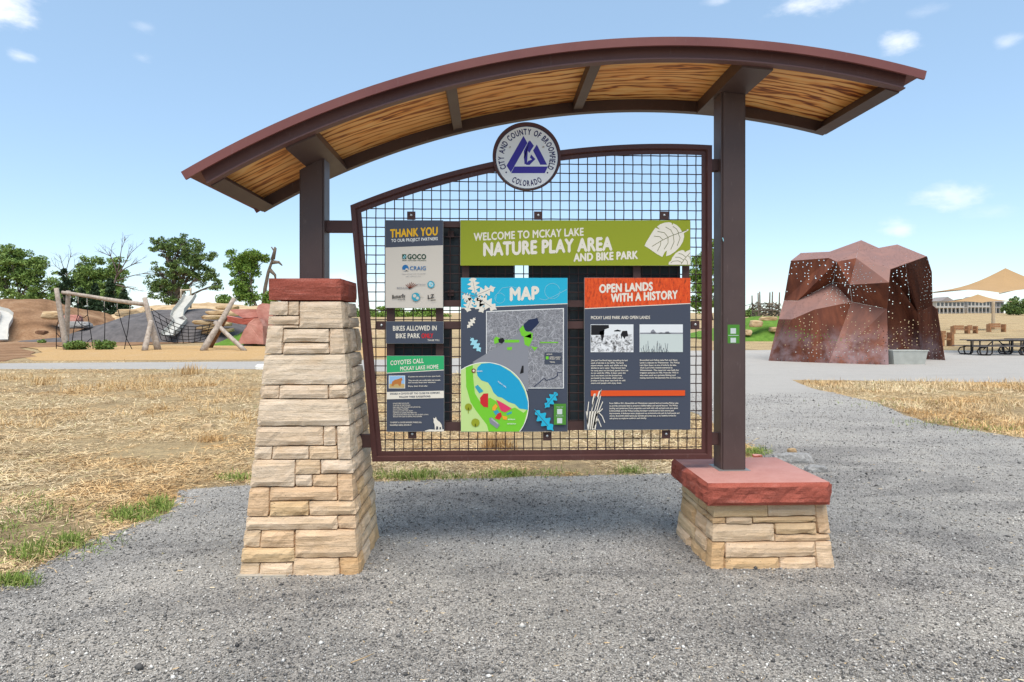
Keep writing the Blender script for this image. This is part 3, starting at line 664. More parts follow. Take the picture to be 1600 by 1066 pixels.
fr = mesh('frame', V, Fc, M['frame_steel']); bm = bmesh.new(); bm.from_mesh(fr.data); bmesh.ops.recalc_face_normals(bm, faces=bm.faces[:]); bm.to_mesh(fr.data); bm.free()
reparent(fr, screen)
inn = .055
def xleft(z): return XL0+(XL1-XL0)*(z-ZB)/(2.275-ZB)+inn
SP = .0613
def wire(pts):
    v, f = tube_data(pts, .0037, 6); o = mesh('wire', v, f, M['wire'], None, True); reparent(o, screen)
xs = [XR-inn-.042-SP*i for i in range(60)]; xs = [x for x in xs if x > XL1+inn+.005]
zs = [ZB+inn+.02+SP*j for j in range(60)]
for i, x in enumerate(xs):
    z0 = ZB+inn; 
    if x < XL0+inn: z0 = ZB+(x-inn-XL0)/(XL1-XL0)*(2.275-ZB)
    z1 = ztop(x)-inn; nodes = [z0]+[z for z in zs if z0+.01 < z < z1-.01]+[z1]
    wire([(x+random.uniform(-.0003, .0003), 4.273+.0022*(1 if (i+zs.index(z)) % 2 else -1) if z in zs else 4.273, z) for z in nodes])
for j, z in enumerate(zs):
    if z > ztop(XR)-inn-.01: break
    x0 = xleft(z) if z < 2.2 else None
    if z > ztop(XL1)-inn-.02:
        x0 = SCX-math.sqrt(max(SR*SR-(z+inn-SCZ)**2, 0)); x0 = max(x0, XL1+inn)
    elif x0 is None: x0 = xleft(z)
    x1 = XR-inn; nodes = [x1]+[x for x in xs if x0+.01 < x < x1-.01]+[x0]
    wire([(x, 4.273-.0022*(1 if (xs.index(x)+j) % 2 else -1) if x in xs else 4.273, z+random.uniform(-.0003, .0003)) for x in nodes])
# bars that carry the signs, clips with bolts
def B(u0, u1, v0, v1, Y): a = P(u0, v0, Y); b = P(u1, v1, Y); return a[0], b[0], b[1], a[1]
def barobj(name, u0, u1, v0, v1, y0, y1, m, parent, bev=0, front=None):
    x0, x1, z0, z1 = B(u0, u1, v0, v1, y0)
    o = boxobj(name, x0, x1, y0, y1, z0, z1, m, None, bev); reparent(o, parent); return o
for (u0, u1, v0, v1, dy) in [(604, 1078, 345, 357, 0), (604, 1078, 469, 480, 0), (588, 1091, 502, 513.5, 0), (604, 1078, 660, 671.5, 0),
                             (604, 616, 346, 672, .0075), (681, 693, 346, 672, .0075), (989.5, 1001, 346, 672, .0075), (1066, 1077.5, 346, 672, .0075), (722, 733, 346, 672, .0075), (806, 817, 480, 672, .0075)]:
    barobj('support_bar', u0, u1, v0, v1, 4.236+dy, 4.243+dy, M['bar'], screen)
for (u, v) in [(642.5, 337), (841, 337), (1038, 337), (596, 509), (1086.5, 508), (644, 679), (855, 682), (1041, 679)]:
    x0, x1, z0, z1 = B(u-6.5, u+6.5, v-6.5, v+6.5, 4.228)
    o = boxobj('clip', x0, x1, 4.228, 4.2355, z0, z1, M['bar'], None, .001); reparent(o, screen)
    cx_, cz_ = (x0+x1)/2, (z0+z1)/2+.003
    o = tubes('bolt', [([(cx_, 4.228, cz_), (cx_, 4.224, cz_), (cx_, 4.222, cz_)], [.0095, .0088, .004])], M['bolt'], None, 10); reparent(o, screen)
for (u0, u1, v0, v1) in [(507, 553, 344, 363), (1108, 1130, 248, 267)]:
    x0, x1, z0, z1 = B(u0, u1, v0, v1, 4.235); boxobj('bracket', max(x0, -1.0745) if u0 < 800 else x0, x1 if u0 < 800 else 1.5365, 4.24, 4.285, z0, z1, M['bar'], kiosk, .003)
x0, x1, z0, z1 = B(556, 582, 680, 700, 4.235); boxobj('bracket', x0-.03, x1+.01, 4.24, 4.288, z0, z1, M['bar'], kiosk, .003)
x0, x1, z0, z1 = B(1108, 1122, 677, 696, 4.235); boxobj('bracket', x0, 1.5365, 4.24, 4.288, z0, z1, M['bar'], kiosk, .003)

# ================================================================== SIGNS
FONT = None
def text_mesh(s, offset=0.02):
    key = (s, offset)
    if key not in TMC: TMC[key] = _tm(s, offset)
    return TMC[key]
TMC = {}
def _tm(s, offset):
    cu = bpy.data.curves.new('t', 'FONT'); cu.body = s; cu.size = 1; cu.offset = offset; cu.space_character = 1.06; cu.resolution_u = 3; cu.fill_mode = 'FRONT'
    o = bpy.data.objects.new('t', cu); me = bpy.data.meshes.new_from_object(o)
    V = [tuple(v.co) for v in me.vertices]; Fc = [tuple(p.vertices) for p in me.polygons]
    bpy.data.objects.remove(o); bpy.data.curves.remove(cu); bpy.data.meshes.remove(me)
    return V, Fc
CAPH = max(v[1] for v in text_mesh('H', 0)[0])
class Sign:
    """a board bolted to the mesh; print is laid on it as thin flat layers"""
    def __init__(s, label, u0, u1, v0, v1, face, Y=4.205, cat='sign'):
        s.Y = Y; s.rect = (u0, u1, v0, v1); x0, x1, z0, z1 = B(u0, u1, v0, v1, Y)
        s.root = thing('sign', ((x0+x1)/2, Y, z0), label, cat); boxobj('board', x0, x1, Y, 4.2275, z0, z1, M['edge'], s.root, .0012)
        s.layer = 0; s.poly([(u0+.4, v0+.4), (u1-.4, v0+.4), (u1-.4, v1-.4), (u0+.4, v1-.4)], face, 'face')
    def y(s): s.layer += 1; return s.Y-.0004*s.layer
    def pt(s, u, v, y): x, z = P(u, v, s.Y); return (x, y, z)
    def clip(s, pts):
        u0, u1, v0, v1 = s.rect; u0 += .4; u1 -= .4; v0 += .4; v1 -= .4
        for ax, lim, sg in ((0, u0, 1), (0, u1, -1), (1, v0, 1), (1, v1, -1)):
            o = []; n = len(pts)
            for i in range(n):
                a, b = pts[i-1], pts[i]; ia, ib = (a[ax]-lim)*sg >= 0, (b[ax]-lim)*sg >= 0
                if ia != ib:
                    t = (lim-a[ax])/(b[ax]-a[ax]); o.append((a[0]+(b[0]-a[0])*t, a[1]+(b[1]-a[1])*t))
                if ib: o.append(b)
            pts = o
        return pts
    def polys(s, lst, m, name='print', y=None):
        if name in ('plan_area', 'map_park', 'map_lake', 'oak_leaves', 'plan_tree', 'sticker_square', 'cattle_figure', 'photo') and len(lst) > 1:
            y = s.y()
            for q in lst: s.polys([q], m, name, y)
            return
        y = y or s.y(); V, Fc = [], []
        for pts in lst:
            pts = s.clip([tuple(p) for p in pts])
            if len(pts) < 3: continue
            b = len(V); V += [s.pt(u, v, y) for u, v in pts]
            for t in tessellate_polygon([[Vector((u, v, 0)) for u, v in pts]]):
                a_, b_, c_ = [Vector(pts[i]) for i in t]
                ar = (b_-a_).cross(c_-a_)
                t = tuple(t) if ar < 0 else tuple(t)[::-1]
                Fc.append(tuple(i+b for i in t)[::-1])
        return mesh(name, V, Fc, M[m] if isinstance(m, str) else m, s.root)
    def poly(s, pts, m, name='print'): return s.polys([pts], m, name)
    def text(s, lines, m, name='lettering', offset=.02):
        """lines: (string, u0, v0, u1, v1, capheight px)  baseline from (u0,v0) to (u1,v1)"""
        y = s.y(); V, Fc = [], []; bold = max(0, offset-.004)
        cops = [(0, 0)] if bold < .012 else [(-bold, 0), (bold, 0), (0, bold*.8), (0, -bold*.8)]
        for (t, u0, v0, u1, v1, h) in lines:
            tv, tf = text_mesh(t, 0)
            if not tv: continue
            a, b = min(p[0] for p in tv)-bold, max(p[0] for p in tv)+bold
            for q, (ox, oy) in enumerate(cops):
                base = len(V)
                for (x, yy, _) in tv:
                    f = (x+ox-a)/(b-a); V.append(s.pt(u0+(u1-u0)*f, v0+(v1-v0)*f-(yy+oy)/CAPH*h, y-q*.00008))
                Fc += [tuple(i+base for i in w) for w in tf]
        o = mesh(name, V, Fc, M[m], s.root)
        return o
def circ(u, v, r, n=20, a0=0, a1=360): return [(u+r*math.cos(R(a0+(a1-a0)*i/n)), v+r*math.sin(R(a0+(a1-a0)*i/n))) for i in range(n if a1-a0 == 360 else n+1)]
def line(u0, v0, u1, v1, w):
    d = Vector((u1-u0, v1-v0)).normalized(); nx, ny = -d.y*w/2, d.x*w/2
    return [(u0+nx, v0+ny), (u1+nx, v1+ny), (u1-nx, v1-ny), (u0-nx, v0-ny)]
def pline(pts, w): return [line(*a, *b, w) for a, b in zip(pts, pts[1:])]
def oak(u0, v0, u1, v1, wid):
    """lobed leaf outline from stem (u0,v0) to tip (u1,v1)"""
    d = Vector((u1-u0, v1-v0)); L = d.length; d /= L; nn = Vector((-d.y, d.x)); left, right = [], []
    K = 28
    for i in range(K+1):
        t = i/K; env = math.sin(math.pi*min(max((t-.08)/.92, 0), 1)**.8)**.7 if t > .08 else .0
        lob = .66+.34*math.cos(t*2*math.pi*4.2+math.pi)
        w = wid*(env*lob+.03)
        p = Vector((u0, v0))+d*(L*t); left.append(p+nn*w); right.append(p-nn*w)
    return [tuple(p) for p in left+right[::-1]]

# --- thank-you sign
s = Sign('beige sign thanking project partners, yellow THANK YOU heading on a slate band', 602, 692.5, 344, 481.5, 'print_beige')
s.poly([(602, 344), (693, 344), (693, 383.2), (602, 387)], 'print_slate', 'header')
s.text([('THANK YOU', 609.5, 371.3, 684, 367.3, 12.2)], 'print_yellow', offset=.05)
s.text([('TO OUR PROJECT PARTNERS', 611.5, 378.6, 684, 375.3, 4.6)], 'print_white', offset=.025)
s.text([('GOCO', 636.5, 405, 666, 405, 7.4)], 'print_darkgreen', offset=.05)
s.text([('GREAT OUTDOORS COLORADO', 628.5, 408, 666, 408, 1.6)], 'print_darkgreen')
s.polys([[(628.5, 397.5), (635, 397.5), (635, 405), (628.5, 405)]], 'print_darkgreen', 'emblem')
s.polys([line(629.5, 404, 633, 398.5, 1), line(631.5, 404.5, 635, 399.5, .9)], 'print_lightcyan', 'emblem')
s.poly(circ(633.5, 419, 5), 'print_blue', 'emblem'); s.polys([circ(635.5, 421.5, 2.2, 10), line(630, 422.5, 638.5, 423.5, 1.4)], 'print_beige', 'emblem')
s.text([('CRAIG', 640.5, 422.3, 665.5, 422.3, 6)], 'print_blue', offset=.02)
s.text([('THE BILL DANIELS FUND FOR CHILDREN', 628, 429.5, 665, 428.5, 1.3), ('AND COMMUNITY PLAY', 634, 433, 658, 432.5, 1.2)], 'print_grey', offset=0)
s.text([('BOULDER', 620.5, 451.5, 643, 451.8, 2.6)], 'print_grey')
s.polys([line(640, 451.5, 634+k*3.1, 441+abs(k-3)*1.3, .9) for k in range(7)], 'print_brownish', 'grass_emblem')
s.poly(circ(673.5, 444.8, 5.6), 'print_teal', 'emblem'); s.poly(circ(673.5, 444.8, 3.6, 14), 'print_beige', 'emblem'); s.polys([circ(672.5, 443.3, 2.6, 10), circ(675, 446.3, 2.2, 10)], 'print_lightcyan', 'emblem')
s.text([('clear', 650.5, 446, 666, 446, 2.8)], 'print_grey', offset=.0)
s.text([('Butterfly', 613, 467, 633.5, 465, 5.6)], 'print_black', offset=.03); s.text([('PAVILION', 622, 469.5, 633, 469, 1.6)], 'print_black')
s.poly(circ(650, 464.2, 6.6), 'print_teal', 'emblem'); s.polys([circ(648, 462.5, 2.8, 9), circ(652.5, 466, 2.4, 9), line(655, 462.5, 661, 463, 1)], 'print_beige', 'emblem')
s.text([('LZ', 668.5, 467.8, 678.5, 465.8, 6)], 'print_black', offset=.04); s.poly(line(673, 469.6, 681, 469, 1), 'print_black', 'emblem')
# --- bikes sign
s = Sign('small slate sign reading BIKES ALLOWED IN BIKE PARK ONLY', 603, 693, 502.5, 537, 'print_slate')
s.text([('BIKES ALLOWED IN', 614, 516.8, 682.3, 516.2, 7.2), ('BIKE PARK', 618.5, 528.6, 656.2, 528.2, 7.2)], 'print_cream', offset=.03)
s.text([('ONLY', 658.5, 528.4, 677, 528.2, 7.0)], 'print_red', offset=.05); s.text([('THANK YOU.', 668, 533.2, 687, 533, 2.7)], 'print_cream')
# --- coyote sign
s = Sign('slate coyote sign with green COYOTES CALL heading and pale coyote figure', 604, 694, 556, 674.5, 'print_slate')
s.poly([(604, 556), (695, 556), (695, 577.6), (604, 582.6)], 'print_green', 'header'); s.poly(line(604, 583.2, 695, 578.2, 1.1), 'print_cream', 'rule')
s.text([('COYOTES CALL', 610, 570.8, 662, 567, 6.8), ('MCKAY LAKE HOME', 625.5, 579.2, 685, 575.8, 6)], 'print_cream', offset=.03)
s.poly([(607.5, 587), (633, 587), (633, 607), (607.5, 607)], 'print_white', 'photo'); s.poly([(608.3, 587.8), (632.2, 587.8), (632.2, 606.2), (608.3, 606.2)], 'print_skyblue', 'photo')
s.poly([(608.3, 600), (620, 598.5), (632.2, 600), (632.2, 606.2), (608.3, 606.2)], 'print_sand', 'photo')
s.poly([(611.5, 603), (613, 596.5), (617, 593.5), (622, 592.5), (626, 590.8), (627.5, 589.8), (628.2, 592), (629.5, 593.5), (627.5, 595), (627, 599), (625.5, 603.5), (623.8, 603.2), (622, 600), (617, 600.5), (614.5, 603.6)], 'print_coyote', 'photo')
s.text([('Coyotes are common in our open lands.', 638, 589.6, 688.5, 588.6, 2), ('They are wild, yet comfortable near people,', 638, 595.5, 688.5, 594.8, 2), ('and usually keep their distance.', 638, 598.8, 681, 598.3, 2), ('Enjoy them from afar.', 638, 604.4, 669, 604, 2)], 'print_cream', offset=.03)
s.poly([(604, 612.5), (695, 610.5), (695, 622), (604, 624)], 'print_cream', 'band')
s.text([('SHOULD A COYOTE GET TOO CLOSE FOR COMFORT,', 609.5, 616.8, 688, 615.2, 2.7), ('FOLLOW THESE SUGGESTIONS:', 624, 621.8, 673, 620.6, 2.7)], 'print_slate', offset=.05)
ls = ['DO NOT FEED THE COYOTE', 'DO NOT RUN OR TURN YOUR BACK', 'MAKE NOISE, WAVE YOUR ARMS OR CLAP AND YELL', 'PICK UP SMALL CHILDREN', 'BACK AWAY SLOWLY AND CALMLY', 'KEEP PETS ON LEASHES AND NEAR YOU', 'LEAVE FOOD AND TRASH SEALED AND OUT OF REACH ALWAYS', 'WATCH FOR DENS IN SPRING AND SUMMER']
s.text([(t, 614.3, 631.4+2.95*i, 614.3+w, 631.0+2.95*i, 1.8) for i, (t, w) in enumerate(zip(ls, (25, 27, 43, 24, 31, 37, 55, 45)))], 'print_cream', offset=.02)
s.text([('TO REPORT A COYOTE INCIDENT, PLEASE CALL', 609.5, 661.2, 659, 660.8, 2.1), ('BROOMFIELD ANIMAL SERVICES AT', 609.5, 665.4, 643, 665, 2.1)], 'print_cream', offset=.03)
s.poly([(664, 673), (672, 670.8), (680, 671.4), (694.5, 670.6), (694.5, 674), (664, 674)], 'print_cream', 'ground_figure')
s.poly([(677.0, 652.5), (678.6, 653.8), (680.2, 653.2), (681.2, 651.2), (682.2, 654.4), (684, 657), (687.5, 659.4), (690.5, 664), (691.2, 670.5), (689.6, 671.6), (689, 667.5), (687.2, 667), (686.5, 671.8), (685, 671.8), (684.6, 666.5), (682, 665.8), (681, 671.9), (679.6, 671.9), (679.2, 663.5), (677.5, 659.5), (677.8, 656.4)], 'print_cream', 'coyote_figure')
# --- welcome sign
s = Sign('wide olive green welcome sign with cream lettering and two leaf drawings', 719, 1079, 344, 415.5, 'print_olive')
s.text([('WELCOME TO MCKAY LAKE', 740, 376.2, 912, 368, 11.6)], 'print_cream', offset=.04)
s.text([('NATURE PLAY AREA', 755, 399.8, 957, 390.6, 19.6)], 'print_cream', offset=.06)
s.text([('AND BIKE PARK', 896, 408.6, 997, 404.2, 11.6)], 'print_cream', offset=.06)
z5 = lambda L: [(890+x/5.61, 330+y/5.61) for x, y in L]
s.poly(z5([(656, 305), (672, 270), (700, 225), (722, 188), (752, 146), (792, 162), (766, 136), (795, 115), (832, 102), (870, 98), (893, 104), (900, 124), (908, 108), (940, 124), (968, 152), (985, 182), (1038, 158), (1042, 168), (1000, 194), (1004, 225), (992, 270), (965, 315), (925, 355), (880, 385), (845, 396), (852, 345), (834, 360), (812, 402), (770, 380), (725, 350), (690, 325)]), 'print_cream', 'leaf_figure')
s.poly(z5([(866, 470), (870, 448), (888, 436), (900, 405), (930, 368), (955, 352), (985, 342), (1003, 346), (1010, 362), (1022, 352), (1056, 338), (1060, 470)]), 'print_cream', 'leaf_figure')
vn = []
for L in ([(722, 310), (800, 262), (880, 222), (960, 192), (1030, 166)], [(800, 262), (795, 300), (768, 352)], [(862, 232), (862, 280), (828, 335)], [(908, 212), (915, 270), (885, 338)], [(950, 195), (968, 235), (942, 305)], [(815, 250), (790, 225), (738, 220)], [(862, 230), (830, 190), (770, 178)], [(910, 210), (885, 165), (840, 140)], [(956, 192), (935, 155), (905, 135)],
          [(975, 466), (1010, 415), (1056, 365)], [(1000, 430), (960, 405), (925, 405)], [(1018, 405), (985, 378), (955, 372)], [(1012, 420), (1030, 440), (1032, 468)], [(985, 452), (950, 436), (905, 440), (885, 455)], [(1035, 390), (1052, 405), (1057, 420)]):
    vn += pline(z5(L), .8)
s.polys(vn, 'print_vein', 'leaf_vein')
# --- map sign
s = Sign('slate map sign with cyan MAP heading, grey aerial map and round park plan', 720, 887, 434, 674.5, 'print_slate')
s.poly([(720, 434), (888, 434), (888, 474), (720, 481)], 'print_cyan', 'header'); s.poly(line(720, 481.6, 888, 474.6, 1.1), 'print_cream', 'rule')
s.text([('MAP', 796.5, 469.6, 842.5, 467.3, 19.2)], 'print_cream', offset=.06)
s.polys(pline([(774, 470), (776, 460), (785, 450), (800, 448), (812, 452)], .5)+pline(circ(781, 466, 8, 16), .45)+pline(circ(863, 455, 12, 20), .45)+pline([(843, 467), (852, 469), (866, 463), (886, 452)], .5), 'print_lightcyan', 'swirl')
s.polys([oak(742, 460, 738, 432, 10), oak(743, 462, 774, 449, 9), oak(743, 463, 776, 484, 11), oak(737, 468, 722, 462, 8), oak(736, 464, 730, 488, 9), oak(742, 464, 755, 489, 9)], 'print_cream', 'oak_leaves')
s.polys(pline([(743, 461), (739, 440)], .6)+pline([(743, 462), (766, 452)], .6)+pline([(743, 463), (768, 480)], .6)+pline([(737, 466), (731, 482)], .5)+pline([(720, 456), (732, 461), (742, 463)], .9), 'print_grey', 'leaf_vein')
s.poly(oak(743, 496, 730, 513, 5), 'print_cream', 'oak_leaf'); s.poly(oak(735, 527, 751, 550, 7), 'print_lightcyan', 'oak_leaf')
s.poly([(759.5, 486.4), (881, 481.6), (881, 607), (759.5, 607)], 'print_white', 'map_border'); s.poly([(760.6, 487.6), (879.8, 482.8), (879.8, 606), (760.6, 606)], 'print_satellite', 'aerial_map')
zm = lambda L: [(710+x/5.332, 330+y/5.332) for x, y in L]
s.poly([(812, 521), (738, 566), (825, 611), (826, 522)], 'print_grey', 'callout')
s.polys([zm([(580, 940), (620, 905), (690, 890), (705, 930), (680, 960), (640, 1000), (600, 1005), (575, 970)])], 'print_navy', 'map_lake')
zb = lambda L: [(710+x/5.921, 520+y/5.921) for x, y in L]
s.polys([zm([(540, 985), (572, 950), (590, 1000), (640, 1010), (640, 1060), (560, 1040)]), zb([(365, 60), (385, 35), (420, 50), (410, 90), (370, 105)]), zb([(465, 65), (600, 65), (600, 90), (465, 92)]), zb([(640, 40), (725, 0), (722, 60), (690, 130), (650, 110)]), zb([(485, 135), (535, 130), (530, 160), (490, 160)]), zb([(700, 125), (770, 135), (740, 168), (722, 140)]), zb([(790, 85), (960, 85), (960, 95), (790, 96)])], 'print_lime', 'map_park')
s.polys([zb([(405, 60), (450, 45), (465, 75), (440, 100), (410, 90)]), zb([(625, 305), (640, 305), (640, 370), (605, 380)])], 'print_black', 'map_lake')
s.polys(pline(zb([(735, 500), (770, 470), (830, 420), (850, 440), (920, 420), (955, 395), (950, 370), (995, 365)]), 1), 'print_navy', 'map_creek')
s.poly(zb([(833, 182), (993, 182), (993, 290), (833, 290)]), 'print_slate', 'legend'); s.polys([zb([(845, 218), (870, 218), (870, 246), (845, 246)])], 'print_lime', 'legend_key')
s.text([('LEGEND', *zb([(850, 203)])[0], *zb([(905, 203)])[0], 1.6), ('OPEN LANDS', *zb([(880, 232)])[0], *zb([(980, 232)])[0], 2), ('MCKAY LAKE', *zb([(880, 248)])[0], *zb([(975, 248)])[0], 2), ('TRAIL', *zb([(880, 277)])[0], *zb([(930, 277)])[0], 2)], 'print_cream', offset=.02)
s.poly(circ(758.3, 633.5, 67.8, 64), 'print_white', 'plan_border'); s.poly(circ(758.3, 633.5, 66.8, 64), 'print_palegreen', 'park_plan')
def incirc(L): 
    o = []
    for u, v in L:
        d = math.hypot(u-758.3, v-633.5)
        if d > 66.8: k = 66.8/d; u, v = 758.3+(u-758.3)*k, 633.5+(v-633.5)*k
        o.append((u, v))
    return o
s.poly(incirc(zb([(105, 320), (170, 300), (175, 420), (190, 560), (240, 640), (330, 600), (400, 640), (470, 720), (560, 690), (640, 740), (700, 700), (660, 860), (600, 960), (330, 960), (300, 850), (200, 720), (150, 640), (110, 500)])), 'print_lime', 'plan_lawn')
s.poly(incirc(zb([(205, 350), (215, 320), (250, 285), (330, 275), (420, 300), (520, 360), (600, 440), (650, 540), (690, 640), (685, 712), (600, 700), (560, 660), (500, 640), (440, 600), (400, 590), (360, 550), (340, 500), (310, 460), (250, 440), (215, 400)])), 'print_lake', 'plan_lake')
s.polys([zb([(190, 500), (215, 480), (270, 540), (230, 560)]), zb([(360, 725), (400, 712), (420, 740), (380, 760)]), zb([(480, 745), (530, 725), (530, 745), (490, 760)])], 'print_teal', 'plan_area')
s.polys([zb([(238, 600), (270, 562), (312, 560), (312, 690), (270, 685), (240, 650)]), zb([(372, 790), (400, 745), (430, 735), (440, 770), (415, 805)])], 'print_red', 'plan_area')
s.polys([zb([(385, 618), (450, 650), (530, 700), (470, 735), (430, 720)])], 'print_pink', 'plan_area')
s.polys([zb([(350, 690), (380, 655), (400, 680), (375, 720), (350, 715)]), zb([(440, 765), (490, 775), (485, 805), (450, 800)])], 'print_amber', 'plan_area')
s.polys([zb([(320, 790), (345, 780), (420, 850), (395, 885), (330, 835)])], 'print_grey', 'plan_parking')
s.polys([circ(*zb([(130, 685)])[0], 5.6, 12), circ(*zb([(195, 830)])[0], 6.6, 12), line(*zb([(130, 690)])[0], *zb([(130, 745)])[0], 1.2), line(*zb([(195, 840)])[0], *zb([(195, 870)])[0], 1.2)], 'print_olive', 'plan_tree')
s.poly(circ(*zb([(178, 350)])[0], 3.4, 12), 'print_brownish', 'plan_mark'); s.poly(circ(*zb([(178, 350)])[0], 1.7, 10), 'print_cream', 'plan_mark')
s.text([('PAVILION', *zb([(198, 360)])[0], *zb([(258, 360)])[0], 2), ('PARKING', *zb([(345, 800)])[0], *zb([(405, 848)])[0], 2), ('RESTROOM', *zb([(495, 805)])[0], *zb([(560, 805)])[0], 1.8), ('NATURE PLAY', *zb([(490, 845)])[0], *zb([(570, 845)])[0], 1.8)], 'print_white', offset=.03)
s.text([('MCKAY LAKE', *zb([(402, 455)])[0], *zb([(478, 510)])[0], 2.2)], 'print_white', offset=.02)
s.polys([oak(*zb([(955, 540)])[0], *zb([(835, 695)])[0], 8), oak(*zb([(740, 705)])[0], *zb([(915, 905)])[0], 10)], 'print_cyan', 'oak_leaves')
s.polys(pline([zb([(955, 540)])[0], zb([(850, 670)])[0]], .6)+pline([zb([(745, 720)])[0], zb([(865, 860)])[0]], .8), 'print_slate', 'leaf_vein')
s.poly(zb([(918, 655), (1030, 655), (1030, 848), (918, 848)]), 'print_stickergreen', 'sticker'); s.polys([zb([(948, 703), (995, 703), (995, 752), (948, 752)]), zb([(948, 786), (995, 786), (995, 835), (948, 835)])], 'print_stickerwhite', 'sticker_square')
s.text([('TRAIL MAP', *zb([(940, 690)])[0], *zb([(1005, 690)])[0], 1.5), ('PROGRAMS', *zb([(938, 772)])[0], *zb([(1005, 772)])[0], 1.5)], 'print_stickerwhite')
# --- history sign
s = Sign('slate history sign with orange grassy OPEN LANDS heading and two old photographs', 913, 1079, 434, 671.5, 'print_slate')
s.poly([(913, 434), (1080, 434), (1080, 474), (913, 482)], 'print_grass', 'header'); s.poly(line(913, 482.5, 1080, 474.3, 1.1), 'print_cream', 'rule')
s.text([('OPEN LANDS', 936, 457.6, 1020, 453.6, 12.3), ('WITH A HISTORY', 954.3, 472.2, 1059, 466.6, 12.3)], 'print_cream', offset=.06)
s.text([('MCKAY LAKE PARK AND OPEN LANDS', 923.3, 498.8, 1015.5, 498.4, 4.7)], 'print_cream', offset=.03)
s.polys([[(922.8, 507), (989.6, 507), (989.6, 550.5), (922.8, 550.5)], [(999.2, 507), (1066.8, 507), (1066.8, 550.3), (999.2, 550.3)]], 'print_sealwhite', 'photo')
za = lambda L: [(890+x/5.33, 500+y/5.33) for x, y in L]
s.poly(za([(178, 130), (345, 130), (345, 118), (520, 118), (530, 268), (178, 268)]), 'print_oldphoto', 'photo')
s.polys([za([(178, 125), (178, 42), (325, 42), (328, 66), (290, 80), (285, 122), (250, 125)]), za([(430, 160), (425, 120), (440, 92), (478, 90), (488, 135), (465, 140), (458, 160), (440, 135)]), za([(245, 120), (250, 95), (290, 85), (285, 140), (268, 190), (260, 130)]), za([(370, 88), (400, 80), (430, 90), (420, 96), (372, 96)])], 'print_black', 'cattle_figure')
s.poly(za([(585, 118), (942, 118), (942, 268), (585, 268)]), 'print_stickerwhite', 'photo'); s.polys([za([(585, 106), (942, 106), (942, 116), (585, 116)]), za([(672, 112), (678, 92), (695, 78), (708, 92), (722, 112)]), za([(735, 114), (760, 102), (790, 112)]), za([(785, 114), (800, 98), (822, 96), (840, 114)])], 'print_grey', 'shore_figure')
rd = []
for k in range(26):
    x = 605+k*8.6+random.uniform(-4, 4); h = random.uniform(20, 95)*(1 if x < 760 else .8); rd.append(line(*za([(x, 268)])[0], *za([(x+random.uniform(-18, 22), 268-h)])[0], .55))
s.polys(rd, 'print_slate', 'reed_figure')
lt = ['John and Tom Brock began assembling the land', 'south of the lake in the 1870s. The family', 'raised wheat, cattle and alfalfa and dug', 'ditches to carry water. They farmed here', 'for many years and the lands passed from son', 'to son until the 1950s. In later years the', 'ranch was leased, and the farmland was', 'purchased by the county, which made a', 'promise to keep these open lands for wild', 'nature and people who enjoy them.']
rt = ['Broomfield and McKay Lake Park and Open', 'Lands is adjacent to Westminster. The McKay', 'Lake Open Space, an area of trails by the lake,', 'which is part of the wetlands maintained by', 'Westminster. The reservoir was built for', 'irrigation purposes in 1905. From the 1950s it', 'was also used as a private fishing and', 'hunting reserve for the Quarterly Men and Gun Club.']
s.text([(t, 923.2, 564.4+3.93*i, 923.2+w, 564.2+3.93*i, 2.3) for i, (t, w) in enumerate(zip(lt, (57, 51.5, 56, 54, 58, 54, 48.5, 50, 53.5, 48)))]+[(t, 999.6, 564+3.93*i, 999.6+w, 563.8+3.93*i, 2.3) for i, (t, w) in enumerate(zip(rt, (58.5, 62, 57, 51, 61, 60, 55.5, 64)))], 'print_cream', offset=.03)
s.poly([(923, 610.2), (1070, 609.8), (1070, 618.4), (923, 619)], 'print_orange', 'orange_bar')
bt = ['From 2000 to 2011, Broomfield and Westminster acquired land surrounding McKay Lake', 'to provide connected land to preserve wildlife habitat and natural features. The McKay', 'Landing and Lambertson Farms properties were built with trails and park and open space', 'in Broomfield, and the McKay Landing developer contributed to fund several park', 'improvements. A landscape nature playground was envisioned at the park by local people and', 'visitors. Broomfield added nature play and bike park areas here, as its residents looked for', 'safe places to explore outdoors and nearby.']
s.text([(t, 952, 631.2+3.93*i, 952+w, 630.8+3.93*i, 2.3) for i, (t, w) in enumerate(zip(bt, (107.5, 106.5, 107, 101, 109, 104, 58)))], 'print_cream', offset=.03)
gb = []
for a in ([(150, 915), (145, 800), (158, 680)], [(165, 915), (175, 800), (190, 720), (215, 615)], [(180, 915), (195, 800), (225, 690), (265, 578)], [(195, 900), (215, 800), (258, 630)], [(200, 915), (220, 790), (275, 738)], [(205, 880), (235, 820), (262, 890)], [(210, 830), (245, 750), (275, 680)], [(240, 770), (270, 800), (292, 855)], [(150, 870), (138, 760)]):
    q = za(a); gb += pline(q, 1.3)
gb += [za([(188, 730), (186, 680), (200, 615), (214, 612), (208, 660), (196, 725)]), za([(228, 640), (240, 598), (266, 575), (256, 620), (236, 650)]), za([(148, 915), (165, 760), (235, 760), (215, 915)])]
s.polys(gb, 'print_cream', 'reed_figure')
